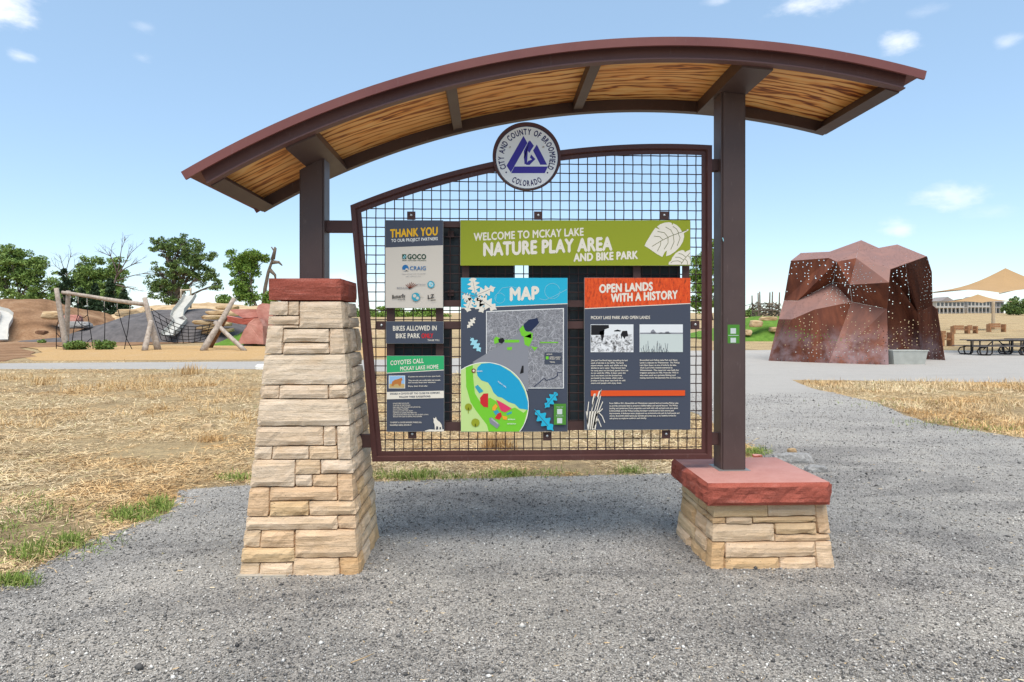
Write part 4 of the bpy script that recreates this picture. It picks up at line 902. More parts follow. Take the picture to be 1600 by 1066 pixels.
# --- backs of the signs on the far side
for (u0, u1, v0, v1, lb) in [(606, 803, 352, 472, 'dark back of a sign behind the thank-you sign and left half of the welcome sign'), (826, 1063, 352, 664, 'dark back of a tall sign behind the history sign'), (617, 706, 514, 666, 'dark back of a narrow sign behind the coyote sign')]:
    x0, x1, z0, z1 = B(u0, u1, v0, v1, 4.31)
    e = thing('rear_sign', ((x0+x1)/2, 4.31, z0), lb, 'sign'); boxobj('board', x0, x1, 4.31, 4.332, z0, z1, M['board_back'], e, .002)
    xm = (x0+x1)/2
    for zz in (z0+.06, z1-.06): boxobj('standoff', xm-.02, xm+.02, 4.28, 4.309, zz-.02, zz+.02, M['bar'], e)
# --- round seal
z2 = lambda L: [(680+x/3.553, 40+y/3.553) for x, y in L]
bx, bz = P(823.2, 246.5, 4.215); sr = 49.3*4.215/1000
seal = thing('city_seal', (bx, 4.215, bz), 'round white city seal with purple triangle emblem at the top of the screen', 'seal')
def disc(name, r, y0, y1, m, parent, n=72, cx=bx, cz=bz):
    bm = bmesh.new(); poly_prism(bm, [(cx+r*math.cos(2*math.pi*i/n), cz+r*math.sin(2*math.pi*i/n)) for i in range(n)], lambda p, d: (p[0], d, p[1]), y0, y1)
    bmesh.ops.recalc_face_normals(bm, faces=bm.faces[:]); return bmobj(name, bm, m, parent)
bcx, bcz = P(823, 245, 4.232)
disc('backing_disc', 53.5*4.232/1000, 4.222, 4.2345, M['frame_steel'], seal, cx=bcx, cz=bcz)
disc('plate', sr, 4.212, 4.2215, M['print_sealwhite'], seal)
bm = bmesh.new(); n = 72
for r in (sr, sr-.0045):
    for i in range(n): bm.verts.new((bx+r*math.cos(2*math.pi*i/n), 4.2115, bz+r*math.sin(2*math.pi*i/n)))
bm.verts.ensure_lookup_table()
for i in range(n): bm.faces.new((bm.verts[i], bm.verts[(i+1) % n], bm.verts[n+(i+1) % n], bm.verts[n+i]))
bmobj('rim_line', bm, M['print_navy'], seal)
def flatpoly(name, polys, Y, yy, m, parent):
    V, Fc = [], []
    for pts in polys:
        b = len(V); V += [(P(u, v, Y)[0], yy, P(u, v, Y)[1]) for u, v in pts]
        Fc += [tuple(i+b for i in t) for t in tessellate_polygon([[Vector((u, v, 0)) for u, v in pts]])]
    return mesh(name, V, Fc, m, parent)
flatpoly('emblem', [z2(L) for L in ([(490, 613), (512, 652), (420, 816), (396, 778)], [(440, 783), (626, 783), (608, 820), (421, 820)], [(564, 661), (621, 773), (583, 773), (543, 694)],
    [(526, 638), (548, 668), (522, 708), (514, 696), (510, 770), (496, 770), (492, 730), (505, 690)], [(532, 716), (556, 742), (524, 774), (503, 774), (516, 752), (538, 744), (526, 734)], [(520, 640), (524, 640), (500, 730), (494, 735), (492, 696)])], 4.212, 4.2113, M['print_purple'], seal)
V, Fc = [], []
def arctext(s_, a0, a1, r, h, inward=False):
    ws = [max(p[0] for p in text_mesh(c, 0)[0])-min(p[0] for p in text_mesh(c, 0)[0]) if c != ' ' else .28 for c in s_]
    adv = [w+.13 for w in ws]; tot = sum(adv); pos = 0
    for c, w, ad in zip(s_, ws, adv):
        t = (pos+ad/2)/tot; a = a0+(a1-a0)*t; pos += ad
        if c == ' ': continue
        tv, tf = text_mesh(c, 0); mx = (min(p[0] for p in tv)+max(p[0] for p in tv))/2; b = len(V)
        sc = h/CAPH; ar = R(a)
        sx = abs(R(a1-a0))*r/tot
        for qi, (ox, oy) in enumerate(((-.035, 0), (.035, 0), (0, .03), (0, -.03))):
            b = len(V)
            for (x, y, _) in tv:
                lx, ly = (x+ox-mx)*sx, (y+oy)*sc
                if not inward: rr = r+ly; px_ = rr*math.sin(ar)+lx*math.cos(ar); pz = rr*math.cos(ar)-lx*math.sin(ar)
                else: rr = r+h-ly; px_ = rr*math.sin(ar)-lx*math.cos(ar); pz = rr*math.cos(ar)+lx*math.sin(ar)
                V.append((bx+px_, 4.2113-qi*.00008, bz+pz))
            Fc.extend([tuple(i+b for i in q) for q in tf])
k = 4.215/1000
arctext('CITY AND COUNTY OF BROOMFIELD', -118, 118, 36.0*k, 8.6*k)
arctext('COLORADO', 218-4, 142+4, 36.0*k, 8.4*k, True)
for a in (-126, 126):
    b = len(V); c0 = (bx+40*k*math.sin(R(a)), bz+40*k*math.cos(R(a)))
    V.extend([(c0[0]+1.3*k*math.cos(R(i*36)), 4.2113, c0[1]+1.3*k*math.sin(R(i*36))) for i in range(10)]); Fc.append(tuple(range(b, b+10)))
mesh('lettering', V, Fc, M['print_ink'], seal)
for u, v in ((797, 230.5), (849, 230)):
    x, z = P(u, v, 4.212); tubes('rivet', [([(x, 4.212, z), (x, 4.209, z)], .0065)], M['bolt'], seal, 10)
# sticker on the right post
e = thing('sticker', (1.617, 4.1855, 1.2), 'small green sticker with two pale squares on the right post', 'sticker')
def stq(name, u0, u1, v0, v1, yy, m): 
    x0, x1, z0, z1 = B(u0, u1, v0, v1, 4.186); mesh(name, [(x0, yy, z0), (x1, yy, z0), (x1, yy, z1), (x0, yy, z1)], [(0, 1, 2, 3)], m, e)
stq('backing', 1137, 1155.5, 507.5, 536.5, 4.1866, M['print_stickergreen']); stq('square', 1141.5, 1150, 513, 521.5, 4.1862, M['print_stickerwhite']); stq('square', 1141.5, 1150, 528, 535.5, 4.1862, M['print_stickerwhite'])
stq('rule', 1138, 1154, 523.8, 524.6, 4.1862, M['print_stickerwhite'])
x0, x1, z0, z1 = B(1121, 1131, 371, 378, 4.186)
e = thing('torn_sticker', (x0, 4.186, z0), 'torn scrap of pale green tape on the right post', 'sticker')
mesh('scrap', [(1.5385, 4.1863, z1), (x1-.004, 4.1863, z1-.004), (x1, 4.1863, z1-.018), (1.5475, 4.1863, z0)], [(0, 1, 2, 3)], M['print_lightcyan'], e)

# ================================================================== ROCKS BY THE PEDESTAL AND TWIG
def boulder(name, x, y, z, sx, sy, sz, m, label=None, cat='rock', group=None, seed=0, parent=None, sub_=3, rough=.28):
    bm = bmesh.new(); bmesh.ops.create_icosphere(bm, subdivisions=sub_, radius=1)
    for v in bm.verts:
        p = v.co.copy(); w = noise.noise(p*1.3+Vector((seed, 0, 0)))+.5*noise.noise(p*3.1+Vector((0, seed, 0)))+.22*noise.noise(p*8+Vector((0, 0, seed)))
        p *= 1+rough*w
        for ax, lim in ((0, .72), (1, .7), (2, .68)):
            if abs(p[ax]) > lim: p[ax] = math.copysign(lim+(abs(p[ax])-lim)*.25, p[ax])
        v.co = (x+p.x*sx, y+p.y*sy, z+p.z*sz)
    o = bmobj(name, bm, m, parent)
    if label: tag(o, label, cat, group)
    return o
def R1(u, v, sx, sy, sz, m, label, seed, group=None, z=None):
    x, y = G(u, v); boulder('rock', x, y, sz*.3, sx, sy, sz, m, label, 'rock', group, seed)
R1(1238, 722, .26, .13, .09, M['grey_rock'], 'pale grey flat rock just behind the red slab of the pedestal', 1)
R1(1275, 737, .13, .09, .06, M['grey_rock'], 'small speckled rock right of the pale flat rock behind the slab', 2)
R1(1238, 712, .06, .05, .08, M['tan_rock'], 'small upright tan rock behind the pale flat rock', 3)
R1(1183, 716, .07, .05, .04, M['red_rock'], 'small reddish rock in green grass behind the right post', 4)
R1(325, 668, .10, .08, .05, M['tan_rock'], 'small tan rock lying in the dry grass left of the tall pillar', 5)
R1(411, 577, .28, .2, .16, M['trim_white'], 'white rock at the end of the grey path beside the tall pillar', 6)
x, y = G(548, 1040); tubes('twig', [([(x, y, .012), (x+.05, y+.03, .016), (x+.09, y+.075, .014)], [.003, .0028, .0015])], M['straw_blades'] if False else M['tan_rock'], None, 5); o = bpy.data.objects['twig']; tag(o, 'short dry twig lying on the foreground gravel', 'twig')

# ================================================================== MOUNDS
def mound(name, cx, cy, rx, ry, prof, m, label=None, seed=0, amp=.15, nx=60, ny=30):
    """prof(s) gives height for s in [-1,1] along x; dome along y"""
    V, Fc = [], []
    for j in range(ny+1):
        t = -1+2*j/ny
        for i in range(nx+1):
            s_ = -1+2*i/nx; x, y = cx+rx*s_, cy+ry*t
            e = max(0, 1-abs(t)**2.2)**.8*max(0, 1-abs(s_)**6)
            h = prof(s_)*e; h += amp*noise.noise(Vector((x*.35, y*.35, seed)))*min(1, h)+amp*.4*noise.noise(Vector((x*1.3, y*1.3, seed)))*min(1, h)
            V.append((x, y, terrain(x, y)+h-.06+(.06 if h > .05 else 0)))
    for j in range(ny):
        for i in range(nx): a = j*(nx+1)+i; Fc.append((a, a+1, a+nx+2, a+nx+1))
    return tag(mesh(name, V, Fc, m, None, True), kind='structure', label=label)
def lin(pts):
    def f(x):
        if x <= pts[0][0]: return pts[0][1]
        for (a, b), (c, d) in zip(pts, pts[1:]):
            if x <= c:
                t = (x-a)/(c-a); t = t*t*(3-2*t); return b+(d-b)*t
        return pts[-1][1]
    return f
def skyline(pts, Z):        # pts (u, v_top) at depth Z -> x range and height above terrain
    q = [(W(u, v, Z).x, W(u, v, Z).z-terrain(W(u, v, Z).x, W(u, v, Z).y)) for u, v in pts]; x0, x1 = q[0][0], q[-1][0]
    cx = (x0+x1)/2; rx = (x1-x0)/2
    return cx, rx, lin([((x-cx)/rx, max(h, 0)) for x, h in q])
cx, rx, pf = skyline([(-260, 530), (-160, 490), (-60, 470), (10, 468), (60, 472), (100, 482), (130, 492), (165, 508), (200, 522), (225, 530)], 54)
mound('dirt_mound', cx, 56, rx, 8, pf, M['brown_dirt'], seed=2, amp=.35)
cx, rx, pf = skyline([(60, 527), (130, 523), (170, 505), (215, 491), (250, 484), (300, 482), (345, 488), (380, 500), (430, 520), (470, 527)], 50)
mound('play_mound', cx, 52, rx, 6, pf, M['dark_mound'], seed=5, amp=.15)
cx, rx, pf = skyline([(150, 500), (200, 484), (250, 476), (330, 474), (420, 480), (520, 492), (600, 500)], 62)
mound('sandy_mound', cx, 63, rx, 6, pf, M['tan_rock'], seed=8, amp=.3)
cx, rx, pf = skyline([(340, 531), (365, 520), (400, 502), (440, 488), (480, 492), (530, 520), (560, 531)], 44)
mound('turf_mound', cx, 46, rx, 3.5, pf, M['turf'], seed=3, amp=.12)
cx, rx, pf = skyline([(1090, 532), (1130, 518), (1165, 511), (1185, 501), (1205, 496), (1235, 498), (1290, 516), (1330, 532)], 50)
mound('green_turf_hill', cx, 52, rx, 5, pf, M['turf'], seed=6, amp=.25)

# ================================================================== TREES
def leafcloud(centers, radii, n, size, m, parent, name='crown', flatz=1.0):
    centers = np.array(centers, float); radii = np.array(radii, float)
    w = radii.prod(1)**.55 if radii.ndim == 2 else radii**1.6; w /= w.sum()
    idx = rng.choice(len(centers), n, p=w)
    d = rng.normal(size=(n, 3)); d /= np.linalg.norm(d, axis=1)[:, None]; r = rng.random(n)**.42
    rad = radii[idx] if radii.ndim == 2 else np.repeat(radii[idx][:, None], 3, 1)
    c = centers[idx]+d*r[:, None]*rad*np.array([1, 1, flatz])
    a = rng.normal(size=(n, 3)); a /= np.linalg.norm(a, axis=1)[:, None]; b = np.cross(a, rng.normal(size=(n, 3))); b /= np.linalg.norm(b, axis=1)[:, None]
    s = size*(.55+.9*rng.random(n))[:, None]
    V = np.stack([c-a*s*.6, c+b*s*.32, c+a*s*.6, c-b*s*.32], 1).reshape(-1, 3)
    Fc = np.arange(n*4).reshape(-1, 4)
    return npmesh(name, V, Fc, m, parent)
def limb_path(a, b, sag=.1, n=5, wob=.06):
    a, b = Vector(a), Vector(b); L = (b-a).length; out = []
    o1 = Vector((random.uniform(-1, 1), random.uniform(-1, 1), random.uniform(-.4, 1)))*L*wob
    for i in range(n+1):
        t = i/n; p = a.lerp(b, t)+o1*math.sin(math.pi*t); p.z += sag*L*math.sin(math.pi*t)
        if 0 < i < n: p += Vector((random.uniform(-1, 1),)*3)*L*.012
        out.append(p)
    return out
def tree(label, u, vbase, Z, blobs, nleaf, leaf, m, group=None, name='deciduous_tree', trunk_r=.35, split=.35, twigs=2, ncl=70, crad=(.8, 1.6), bare=None, top=None, cat='tree'):
    """blobs: (u, v, ru, rv) ellipses of the crown in photo measure at depth Z"""
    base = W(u, vbase, Z); gz = terrain(base.x, base.y); base.z = gz
    root = thing(name, tuple(base), label, cat, group); px = Z/1000
    cs, rs_ = [], []; area = sum(b[2]*b[3] for b in blobs)
    tl = []
    vt = top if top else min(b[1] for b in blobs)
    tip = W(blobs[0][0], vt+ (vbase-vt)*.45, Z); mid = base.lerp(tip, split)
    tpath = limb_path(base, tip, 0, 6, .05); tl.append((tpath, [trunk_r*(1-.75*i/6) for i in range(7)]))
    for (bu, bv, ru, rv) in blobs:
        c = W(bu, bv, Z); k = max(4, int(ncl*ru*rv/area)); dd = max(ru*.8, 8)*px
        hub = limb_path(tpath[2+random.randrange(3)], c, .05, 5, .08); tl.append((hub, [trunk_r*.5*(1-.7*i/5) for i in range(6)]))
        for _ in range(k):
            d = Vector((random.gauss(0, 1), random.gauss(0, 1), random.gauss(0, 1))).normalized()*random.random()**.38
            p = c+Vector((d.x*ru*px, d.y*dd, d.z*rv*px)); r = random.uniform(*crad); cs.append(tuple(p)); rs_.append((r*1.25, r*1.1, r*.75))
            if random.random() < .55: tl.append((limb_path(hub[random.randrange(2, 6)], p, .05, 3, .1), [trunk_r*.16, trunk_r*.12, trunk_r*.08, trunk_r*.04]))
    for (pts) in (bare or []):
        q = [W(*p, Z) for p in pts]; tl.append((q, [trunk_r*(1.15-.85*i/max(1, len(q)-1)) for i in range(len(q))]))
    V, Fc = [], []
    for pts, r in tl:
        v, f = tube_data(pts, r, 5); o = len(V); V += v; Fc += [tuple(i+o for i in q) for q in f]
    mesh('trunk', V, Fc, M['bark'], root, True)
    if nleaf: leafcloud(cs, rs_, nleaf, leaf, m, root)
    return root
tree('broad bright green tree at the far left behind the dirt mound', 30, 485, 108, [(18, 412, 26, 30), (60, 424, 14, 30), (38, 428, 22, 28), (-8, 420, 26, 36), (40, 465, 45, 16), (88, 450, 12, 26)], 20000, .34, M['leaf_mid'], ncl=230, crad=(.45, 1.0))
tree('dense round green tree behind the crossbeam of the log frame', 150, 485, 112, [(145, 430, 28, 32), (180, 425, 16, 22), (125, 440, 16, 26), (160, 460, 40, 18)], 16000, .32, M['leaf_mid'], ncl=200, crad=(.45, .95))
def bare_tree(label, u, vb, Z, segs, r=.25):
    base = W(u, vb, Z); base.z = terrain(base.x, base.y); root = thing('dead_tree', tuple(base), label, 'tree'); L = []
    def grow(p, q, rad, lvl):
        pts = limb_path(p, q, 0, 4, .05); L.append((pts, [rad*(1-.6*i/4) for i in range(5)]))
        if lvl <= 0: return
        d = q-p
        for i in range(4):
            a = pts[random.randrange(2, 5)]; dv = d.normalized()+Vector((random.uniform(-.9, .9), random.uniform(-.9, .9), random.uniform(-.5, .7))); grow(a, a+dv.normalized()*d.length*random.uniform(.35, .6), rad*.42, lvl-1)
    prev = base
    for (a, b) in segs: grow(W(*a, Z) if a != 'base' else base, W(*b, Z), r if a == 'base' else r*.5, 0 if a == 'base' else 2)
    tubes('trunk', L, M['branch'], root, 5)
bare_tree('leafless dead tree with curved grey branches left of the big round tree', 178, 482, 104, [('base', (182, 430)), ((182, 430), (190, 388)), ((182, 430), (212, 412)), ((181, 440), (222, 428)), ((182, 425), (170, 392)), ((182, 445), (212, 452)), ((182, 434), (205, 395))], .24)
bare_tree('thin leafless tree between the two green trees at far left', 100, 480, 100, [('base', (103, 425)), ((103, 425), (92, 398)), ((103, 425), (112, 395)), ((103, 432), (122, 415)), ((103, 430), (84, 412))], .13)
tree('tall spreading cottonwood with open dark crown behind the metal slide', 268, 480, 112, [(282, 385, 34, 24), (255, 385, 22, 18), (315, 400, 22, 18), (255, 430, 28, 28), (290, 430, 34, 26), (325, 430, 18, 12), (262, 462, 26, 14), (335, 446, 14, 8), (240, 452, 12, 14)], 19000, .30, M['leaf_dark'], ncl=250, crad=(.35, .85), trunk_r=.55)
tree('leaning tree with drooping bright willow foliage left of the pillar cap', 412, 482, 96, [(376, 440, 13, 36), (370, 410, 14, 16), (400, 402, 22, 12), (392, 420, 12, 14), (385, 462, 15, 18), (360, 395, 6, 5)], 12000, .26, M['leaf_bright'], ncl=170, crad=(.3, .75), trunk_r=.3,
     bare=[[(411, 480), (414, 450), (419, 425), (426, 405), (428, 392), (424, 386)], [(426, 405), (430, 388), (429, 386)], [(426, 410), (436, 410), (441, 415)], [(422, 422), (430, 430), (431, 438)]], name='willow_tree')
tree('small pale green bush left of the leaning tree', 350, 482, 90, [(350, 470, 10, 9)], 1500, .28, M['leaf_mid'], ncl=16, crad=(.4, .8), trunk_r=.1, name='bush', cat='bush')
tree('green leafy bush at the foot of the leaning tree beside the pillar cap', 420, 482, 90, [(420, 468, 8, 14)], 1500, .28, M['leaf_bright'], ncl=16, crad=(.4, .8), trunk_r=.1, name='bush', cat='bush')
tree('bright green tree behind the right edge of the mesh screen', 1112, 490, 112, [(1105, 425, 26, 34), (1115, 400, 24, 24), (1108, 455, 34, 26), (1098, 475, 26, 14)], 9000, .36, M['leaf_bright'], ncl=90, crad=(.6, 1.2), name='willow_tree')
def pine(label, u, vb, Z, vt, w, group=None, name='pine_tree', m='needle', nl=4500):
    base = W(u, vb, Z); base.z = terrain(base.x, base.y); tip = W(u, vt, Z); root = thing(name, tuple(base), label, 'tree', group)
    H = tip.z-base.z; L = [([base, base+(tip-base)*.5, tip], [.22, .13, .02])]; cs, rs_ = [], []; hw = w*Z/1000
    for i in range(34):
        t = random.uniform(.05, .97); a = random.random()*6.28; ln = hw*(1-t)**.65*random.uniform(.55, 1.1); p = base.lerp(tip, t); q = p+Vector((math.cos(a)*ln, math.sin(a)*ln, -.1*ln))
        L.append(([p, q], [.05, .015])); cs += [tuple(p.lerp(q, .45)), tuple(p.lerp(q, .85))]; rs_ += [(ln*.38+.25, ln*.38+.25, .33)]*2
    tubes('trunk', L, M['bark'], root, 5); leafcloud(cs, rs_, nl, .26, M[m], root)
pine('dark pine tree standing just behind the left log posts', 100, 492, 84, 418, 20)
for u, vt, w, lb in ((128, 450, 16, 'dark juniper below the leafless tree, leftmost of four'), (148, 444, 16, 'dark juniper under the round green tree, second from left'), (172, 436, 17, 'tallest dark juniper, left of the dead tree trunk'), (192, 446, 15, 'rightmost dark juniper, under the dead grey branches')):
    pine(lb, u, 494, 80, vt, w, 'dark junipers behind the crossbeam', 'juniper', nl=3600)
def shrub(label, u, v, Z, w, h, m, group=None, n=1500):
    base = W(u, v, Z); base.z = terrain(base.x, base.y); root = thing('shrub', tuple(base), label, 'shrub', group); px = Z/1000
    cs = [(base.x+random.uniform(-.35, .35)*w*px, base.y+random.uniform(-.3, .3)*w*px, base.z+h*px*random.uniform(.25, .6)) for _ in range(12)]
    tubes('stems', [([tuple(base), c], [.02, .008]) for c in cs], M['bark'], root, 4); leafcloud(cs, [(w*px*.26, w*px*.26, h*px*.38)]*12, n, .11, M[m], root, 'leaves')
shrub('low green shrub at the foot of the left log posts', 120, 547, 37, 32, 17, 'leaf_mid')
shrub('low green shrub right of the one at the left log posts', 162, 548, 37, 28, 17, 'leaf_mid')
shrub('tiny green shrub on the brown dirt left of the log posts', 65, 538, 44, 13, 7, 'leaf_mid', n=300)
# far vegetation
def far_trees():
    k = 0
    for (u, vt, w, vb, Z, m, lb) in [(1578, 466, 9, 490, 190, 'leaf_dark', 'dark conical tree right of the distant houses'), (1592, 464, 11, 490, 185, 'leaf_dark', 'dark round tree at the right edge behind the sails'), (1612, 462, 14, 490, 185, 'leaf_mid', 'tree cut by the right edge of the photo'),
                                  (615, 478, 34, 500, 150, 'leaf_bright', 'low yellow-green bush seen under the thank-you sign'), (670, 482, 30, 500, 150, 'leaf_bright', 'yellow-green bush seen right of the first, under the thank-you sign'), (573, 476, 20, 500, 150, 'leaf_mid', 'green bush seen left of the mesh frame edge'),
                                  (1176, 484, 12, 500, 140, 'leaf_mid', 'grey-green bush just right of the right post')]:
        tree(lb, u, vb, Z, [(u, (vt+vb)/2, w, (vb-vt)/2), (u, vb-5, w*1.2, 6)], 2400, .45, M[m], ncl=34, crad=(.5, 1.1), trunk_r=.15, name='bush' if u < 1300 else 'deciduous_tree', cat='bush' if u < 1300 else 'tree')
far_trees()

# ================================================================== PLAY EQUIPMENT, LEFT
def gnd(u, v, Z): w = W(u, v, Z); w.z = terrain(w.x, w.y); return w
Zs = 37.5
f = thing('log_climbing_frame', tuple(gnd(170, 548, Zs)), 'weathered log frame with long crossbeam and hanging climbing ropes', 'climbing frame')
def log(name, a, b, r0, r1, m, parent): 
    a, b = Vector(a), Vector(b); n = 6; pts = [a.lerp(b, i/n)+Vector((0, 0, 1))*math.sin(i*1.3)*r0*.12 for i in range(n+1)]
    return tubes(name, [(pts, [r0+(r1-r0)*i/n for i in range(n+1)])], m, parent, 9)
log('log_post', gnd(104, 548, Zs-.6), W(88, 451, Zs-.6), .17, .12, M['log'], f)
log('log_post', gnd(103, 545, Zs+.6), W(107, 455, Zs+.2), .16, .12, M['log'], f)
log('crossbeam', W(97, 457, Zs), W(231, 477, Zs), .10, .13, M['log'], f)
log('log_post', gnd(247, 549, Zs-.5), W(226, 466, Zs-.2), .19, .13, M['log'], f)
log('log_post', gnd(226, 550, Zs-1.5), W(236, 502, Zs-.6), .17, .12, M['log'], f)
for (u, vt) in ((122, 462), (136, 465), (163, 468), (183, 471), (203, 473)):
    tubes('rope_hanger', [([W(u, vt, Zs), W(u, vt+12, Zs)], .018)], M['rope_light'], f, 5)
def ropes(parent, paths, r=.022, name='rope'):
    for p in paths: tubes(name, [([Vector(q) for q in p], r)], M['rope'], parent, 5)
S = lambda u, v, dz=0: W(u, v, Zs+dz)
ropes(f, [[S(88, 545, -.3), S(88, 512), S(92, 498), S(97, 480)], [S(101, 543), S(95, 525), S(92, 500)], [S(112, 540), S(116, 510), S(122, 492), S(122, 474)], [S(127, 545), S(128, 515), S(128, 497)], [S(146, 548), S(141, 515), S(137, 492), S(136, 477)],
          [S(163, 545), S(164, 500), S(163, 480)], [S(207, 547), S(198, 530), S(190, 505), S(184, 483)], [S(194, 548), S(200, 515), S(203, 485)],
          [S(122, 492), S(126, 496), S(132, 496), S(137, 492)], [S(120, 500), S(126, 507), S(134, 510), S(140, 508)], [S(88, 520), S(95, 528), S(101, 530)], [S(88, 510), S(92, 512), S(96, 513)], [S(88, 540), S(96, 542), S(101, 541)], [S(116, 510), S(128, 512), S(141, 515)], [S(136, 535), S(141, 530), S(144, 529)]])
net = thing('rope_net', tuple(gnd(290, 548, Zs)), 'black rope net stretched between the log frame and the crossed logs', 'net')
K = 9; NP = [[None]*(K+1) for _ in range(6)]
for j in range(6):
    for i in range(K+1):
        t = i/K; ut, ub = 236+(340-236)*t, 252+(330-252)*t
        vt = 482+18*math.sin(math.pi*t)*.9+22*t; vb = 531+8*math.sin(math.pi*t)-5*t
        q = j/5; NP[j][i] = W(ut+(ub-ut)*q, vt+(vb-vt)*q, Zs-.3+.6*math.sin(3*t)*q)
ropes(net, [[NP[j][i] for i in range(K+1)] for j in range(6)]+[[NP[j][i] for j in range(6)] for i in range(K+1)], .02)
x_ = thing('crossed_logs', tuple(gnd(345, 551, Zs)), 'two grey logs and one brown log leaning together as a tripod', 'climbing frame')
log('leaning_log', gnd(317, 552, Zs-1.5), W(366, 467, Zs), .19, .13, M['log'], x_)
log('leaning_log', gnd(383, 552, Zs-1.5), W(336, 504, Zs-.6), .13, .12, M['log'], x_)
log('brown_log', gnd(328, 546, Zs+1.5), W(352, 498, Zs-.2), .14, .13, M['dark_log'], x_)
# white slide at the far left edge
def slide(name, path, wid, side, m, label):
    root = thing(name, tuple(gnd_(path[-1])), label, 'slide'); V, Fc = [], []
    pts = [Vector(p) for p in path]; n = len(pts)
    secs = [(-1, .28), (-.96, .28), (-.9, .02), (.9, .02), (.96, .28), (1, .28), (1, -.05), (-1, -.05)]
    for i, p in enumerate(pts):
        d = (pts[min(i+1, n-1)]-pts[max(i-1, 0)]); d.normalize(); sd_ = d.cross(Vector((0, 0, 1))).normalized(); up = sd_.cross(d).normalized()
        for a, b in secs: V.append(p+sd_*a*wid/2+up*b)
    k = len(secs)
    for i in range(n-1):
        for j in range(k): Fc.append((i*k+j, i*k+(j+1) % k, (i+1)*k+(j+1) % k, (i+1)*k+j))
    mesh('chute', V, Fc, m, root, False); return root
def gnd_(p): return (p[0], p[1], terrain(p[0], p[1]))
def up_(u, v, Z): return W(u, v, Z)
slide('white_slide', [up_(-22, 478, 50), up_(-8, 485, 49.5), up_(4, 488, 49), up_(11, 494, 48.5), (up_(10, 502, 47.5)), up_(4, 512, 46.5), up_(2, 525, 45.5), up_(3, 531, 45)], .75, 1, M['slide_white'], 'curving white slide at the left edge coming down the dirt mound')
r = slide('metal_slide', [up_(298, 462, 50), up_(293, 472, 49.3), up_(280, 487, 48.2), up_(276, 497, 47.5), up_(282, 503, 46.8), up_(270, 518, 45.4), up_(262, 524, 44.5)], .85, 1, M['slide_metal'], 'pale metal slide with kinked chute descending the dark mound')
for (u, v0, v1) in ((283, 478, 452), (298, 478, 450)): log('entry_post', W(u, v0+4, 50.3), W(u, v1, 50.3), .07, .07, M['sail_post'], r)
log('entry_rail', W(283, 454, 50.3), W(298, 453, 50.3), .06, .06, M['sail_post'], r)
# rocks of the climbing area
def rk(u, v, Z, sx, sy, sz, m, label, seed, name='boulder', group=None, dz=0):
    w = W(u, v, Z); boulder(name, w.x, w.y, w.z, sx, sy, sz, M[m], label, 'boulder', group, seed)
rk(84, 493, 49, .85, .7, .42, 'tan_rock', 'tan boulder on the dirt mound just left of the log posts', 11)
rk(113, 500, 48, .8, .6, .5, 'pink_stone', 'pale pinkish boulder on the mound right of the log posts', 12)
rk(118, 508, 47, 1.3, .7, .35, 'grey_rock', 'flat grey boulder at the foot of the dirt mound', 13)
rk(65, 521, 48, .5, .4, .3, 'dark_log', 'small dark brown boulder low on the dirt mound', 14)
rk(205, 489, 52, 1.4, .8, .4, 'tan_rock', 'flat tan boulder on the crest of the dark mound', 15)
for i, (u, v, s_) in enumerate(((335, 496, 1.4), (318, 504, 1.2), (345, 506, 1.3), (325, 512, 1.2), (350, 516, 1.1), (338, 489, 1.1), (365, 491, 1.0), (330, 519, 1.0), (356, 481, 1.3))):
    rk(u, v, 45.5+i*.1, s_*.75, .6, .21, 'tan_rock', ['widest tan step stone left of the crossed logs', 'upper left tan step stone beside the dark mound', 'tan step stone behind the leaning logs', 'middle left tan step stone in the stack', 'lowest right tan step stone behind the brown log', 'uppermost tan step stone on the left of the stack', 'short tan step stone just left of the red slab', 'bottom left tan step stone beside the net', 'tan slab on the crest above the leaning log'][i], 20+i, 'step_stone', 'tan stone steps up the dark mound')
def slab(name, pts, Z0, th, m, label, cat='boulder', depth=1.2, zs=None):
    bm = bmesh.new(); zs = zs or [Z0]*len(pts)
    a = [bm.verts.new(W(u, v, z)) for (u, v), z in zip(pts, zs)]; b = [bm.verts.new(W(u, v, z)+Vector((0, depth, -.05))) for (u, v), z in zip(pts, zs)]; n = len(pts)
    for i in range(n): bm.faces.new((a[i], a[(i+1) % n], b[(i+1) % n], b[i]))
    bm.faces.new(a[::-1]); bm.faces.new(b); bmesh.ops.triangulate(bm, faces=bm.faces[:])
    bmesh.ops.subdivide_edges(bm, edges=bm.edges[:], cuts=2, use_grid_fill=False)
    for v in bm.verts: v.co += Vector((1, 1, 1))*.04*noise.noise(v.co*1.7)+Vector((.5, -1, .3))*.035*noise.noise(v.co*4)
    bmesh.ops.recalc_face_normals(bm, faces=bm.faces[:])
    return tag(bmobj(name, bm, m), label, cat)
slab('boulder', [(371, 537), (379, 520), (388, 505), (396, 498), (405, 497), (410, 510), (412, 538)], 41, 0, M['pink_stone'], 'tall pink triangular boulder standing before the turf mound')
slab('boulder', [(403, 477), (410, 474), (420, 475), (426, 485), (426, 512), (412, 510), (404, 498), (400, 485)], 42.5, 0, M['pink_stone'], 'rounded pink boulder leaning behind the tall pink one')
slab('stone_slab', [(352, 493), (378, 498), (404, 497), (404, 507), (380, 507), (352, 502)], 42.5, 0, M['red_rock'], 'long red sandstone slab laid as a ledge left of the pink boulders', 'stone slab', 1.4)
slab('stone_slab', [(358, 484), (400, 483), (404, 496), (378, 497)], 43, 0, M['pink_stone'], 'smooth reddish slab tilted above the red ledge', 'stone slab', .5)
rk(414, 534, 42, .55, .4, .6, 'tan_rock', 'golden boulder at the foot of the pink triangular boulder', 41)
rk(388, 541, 42, .5, .4, .15, 'grey_rock', 'small pale rock in front of the pink triangular boulder', 42)
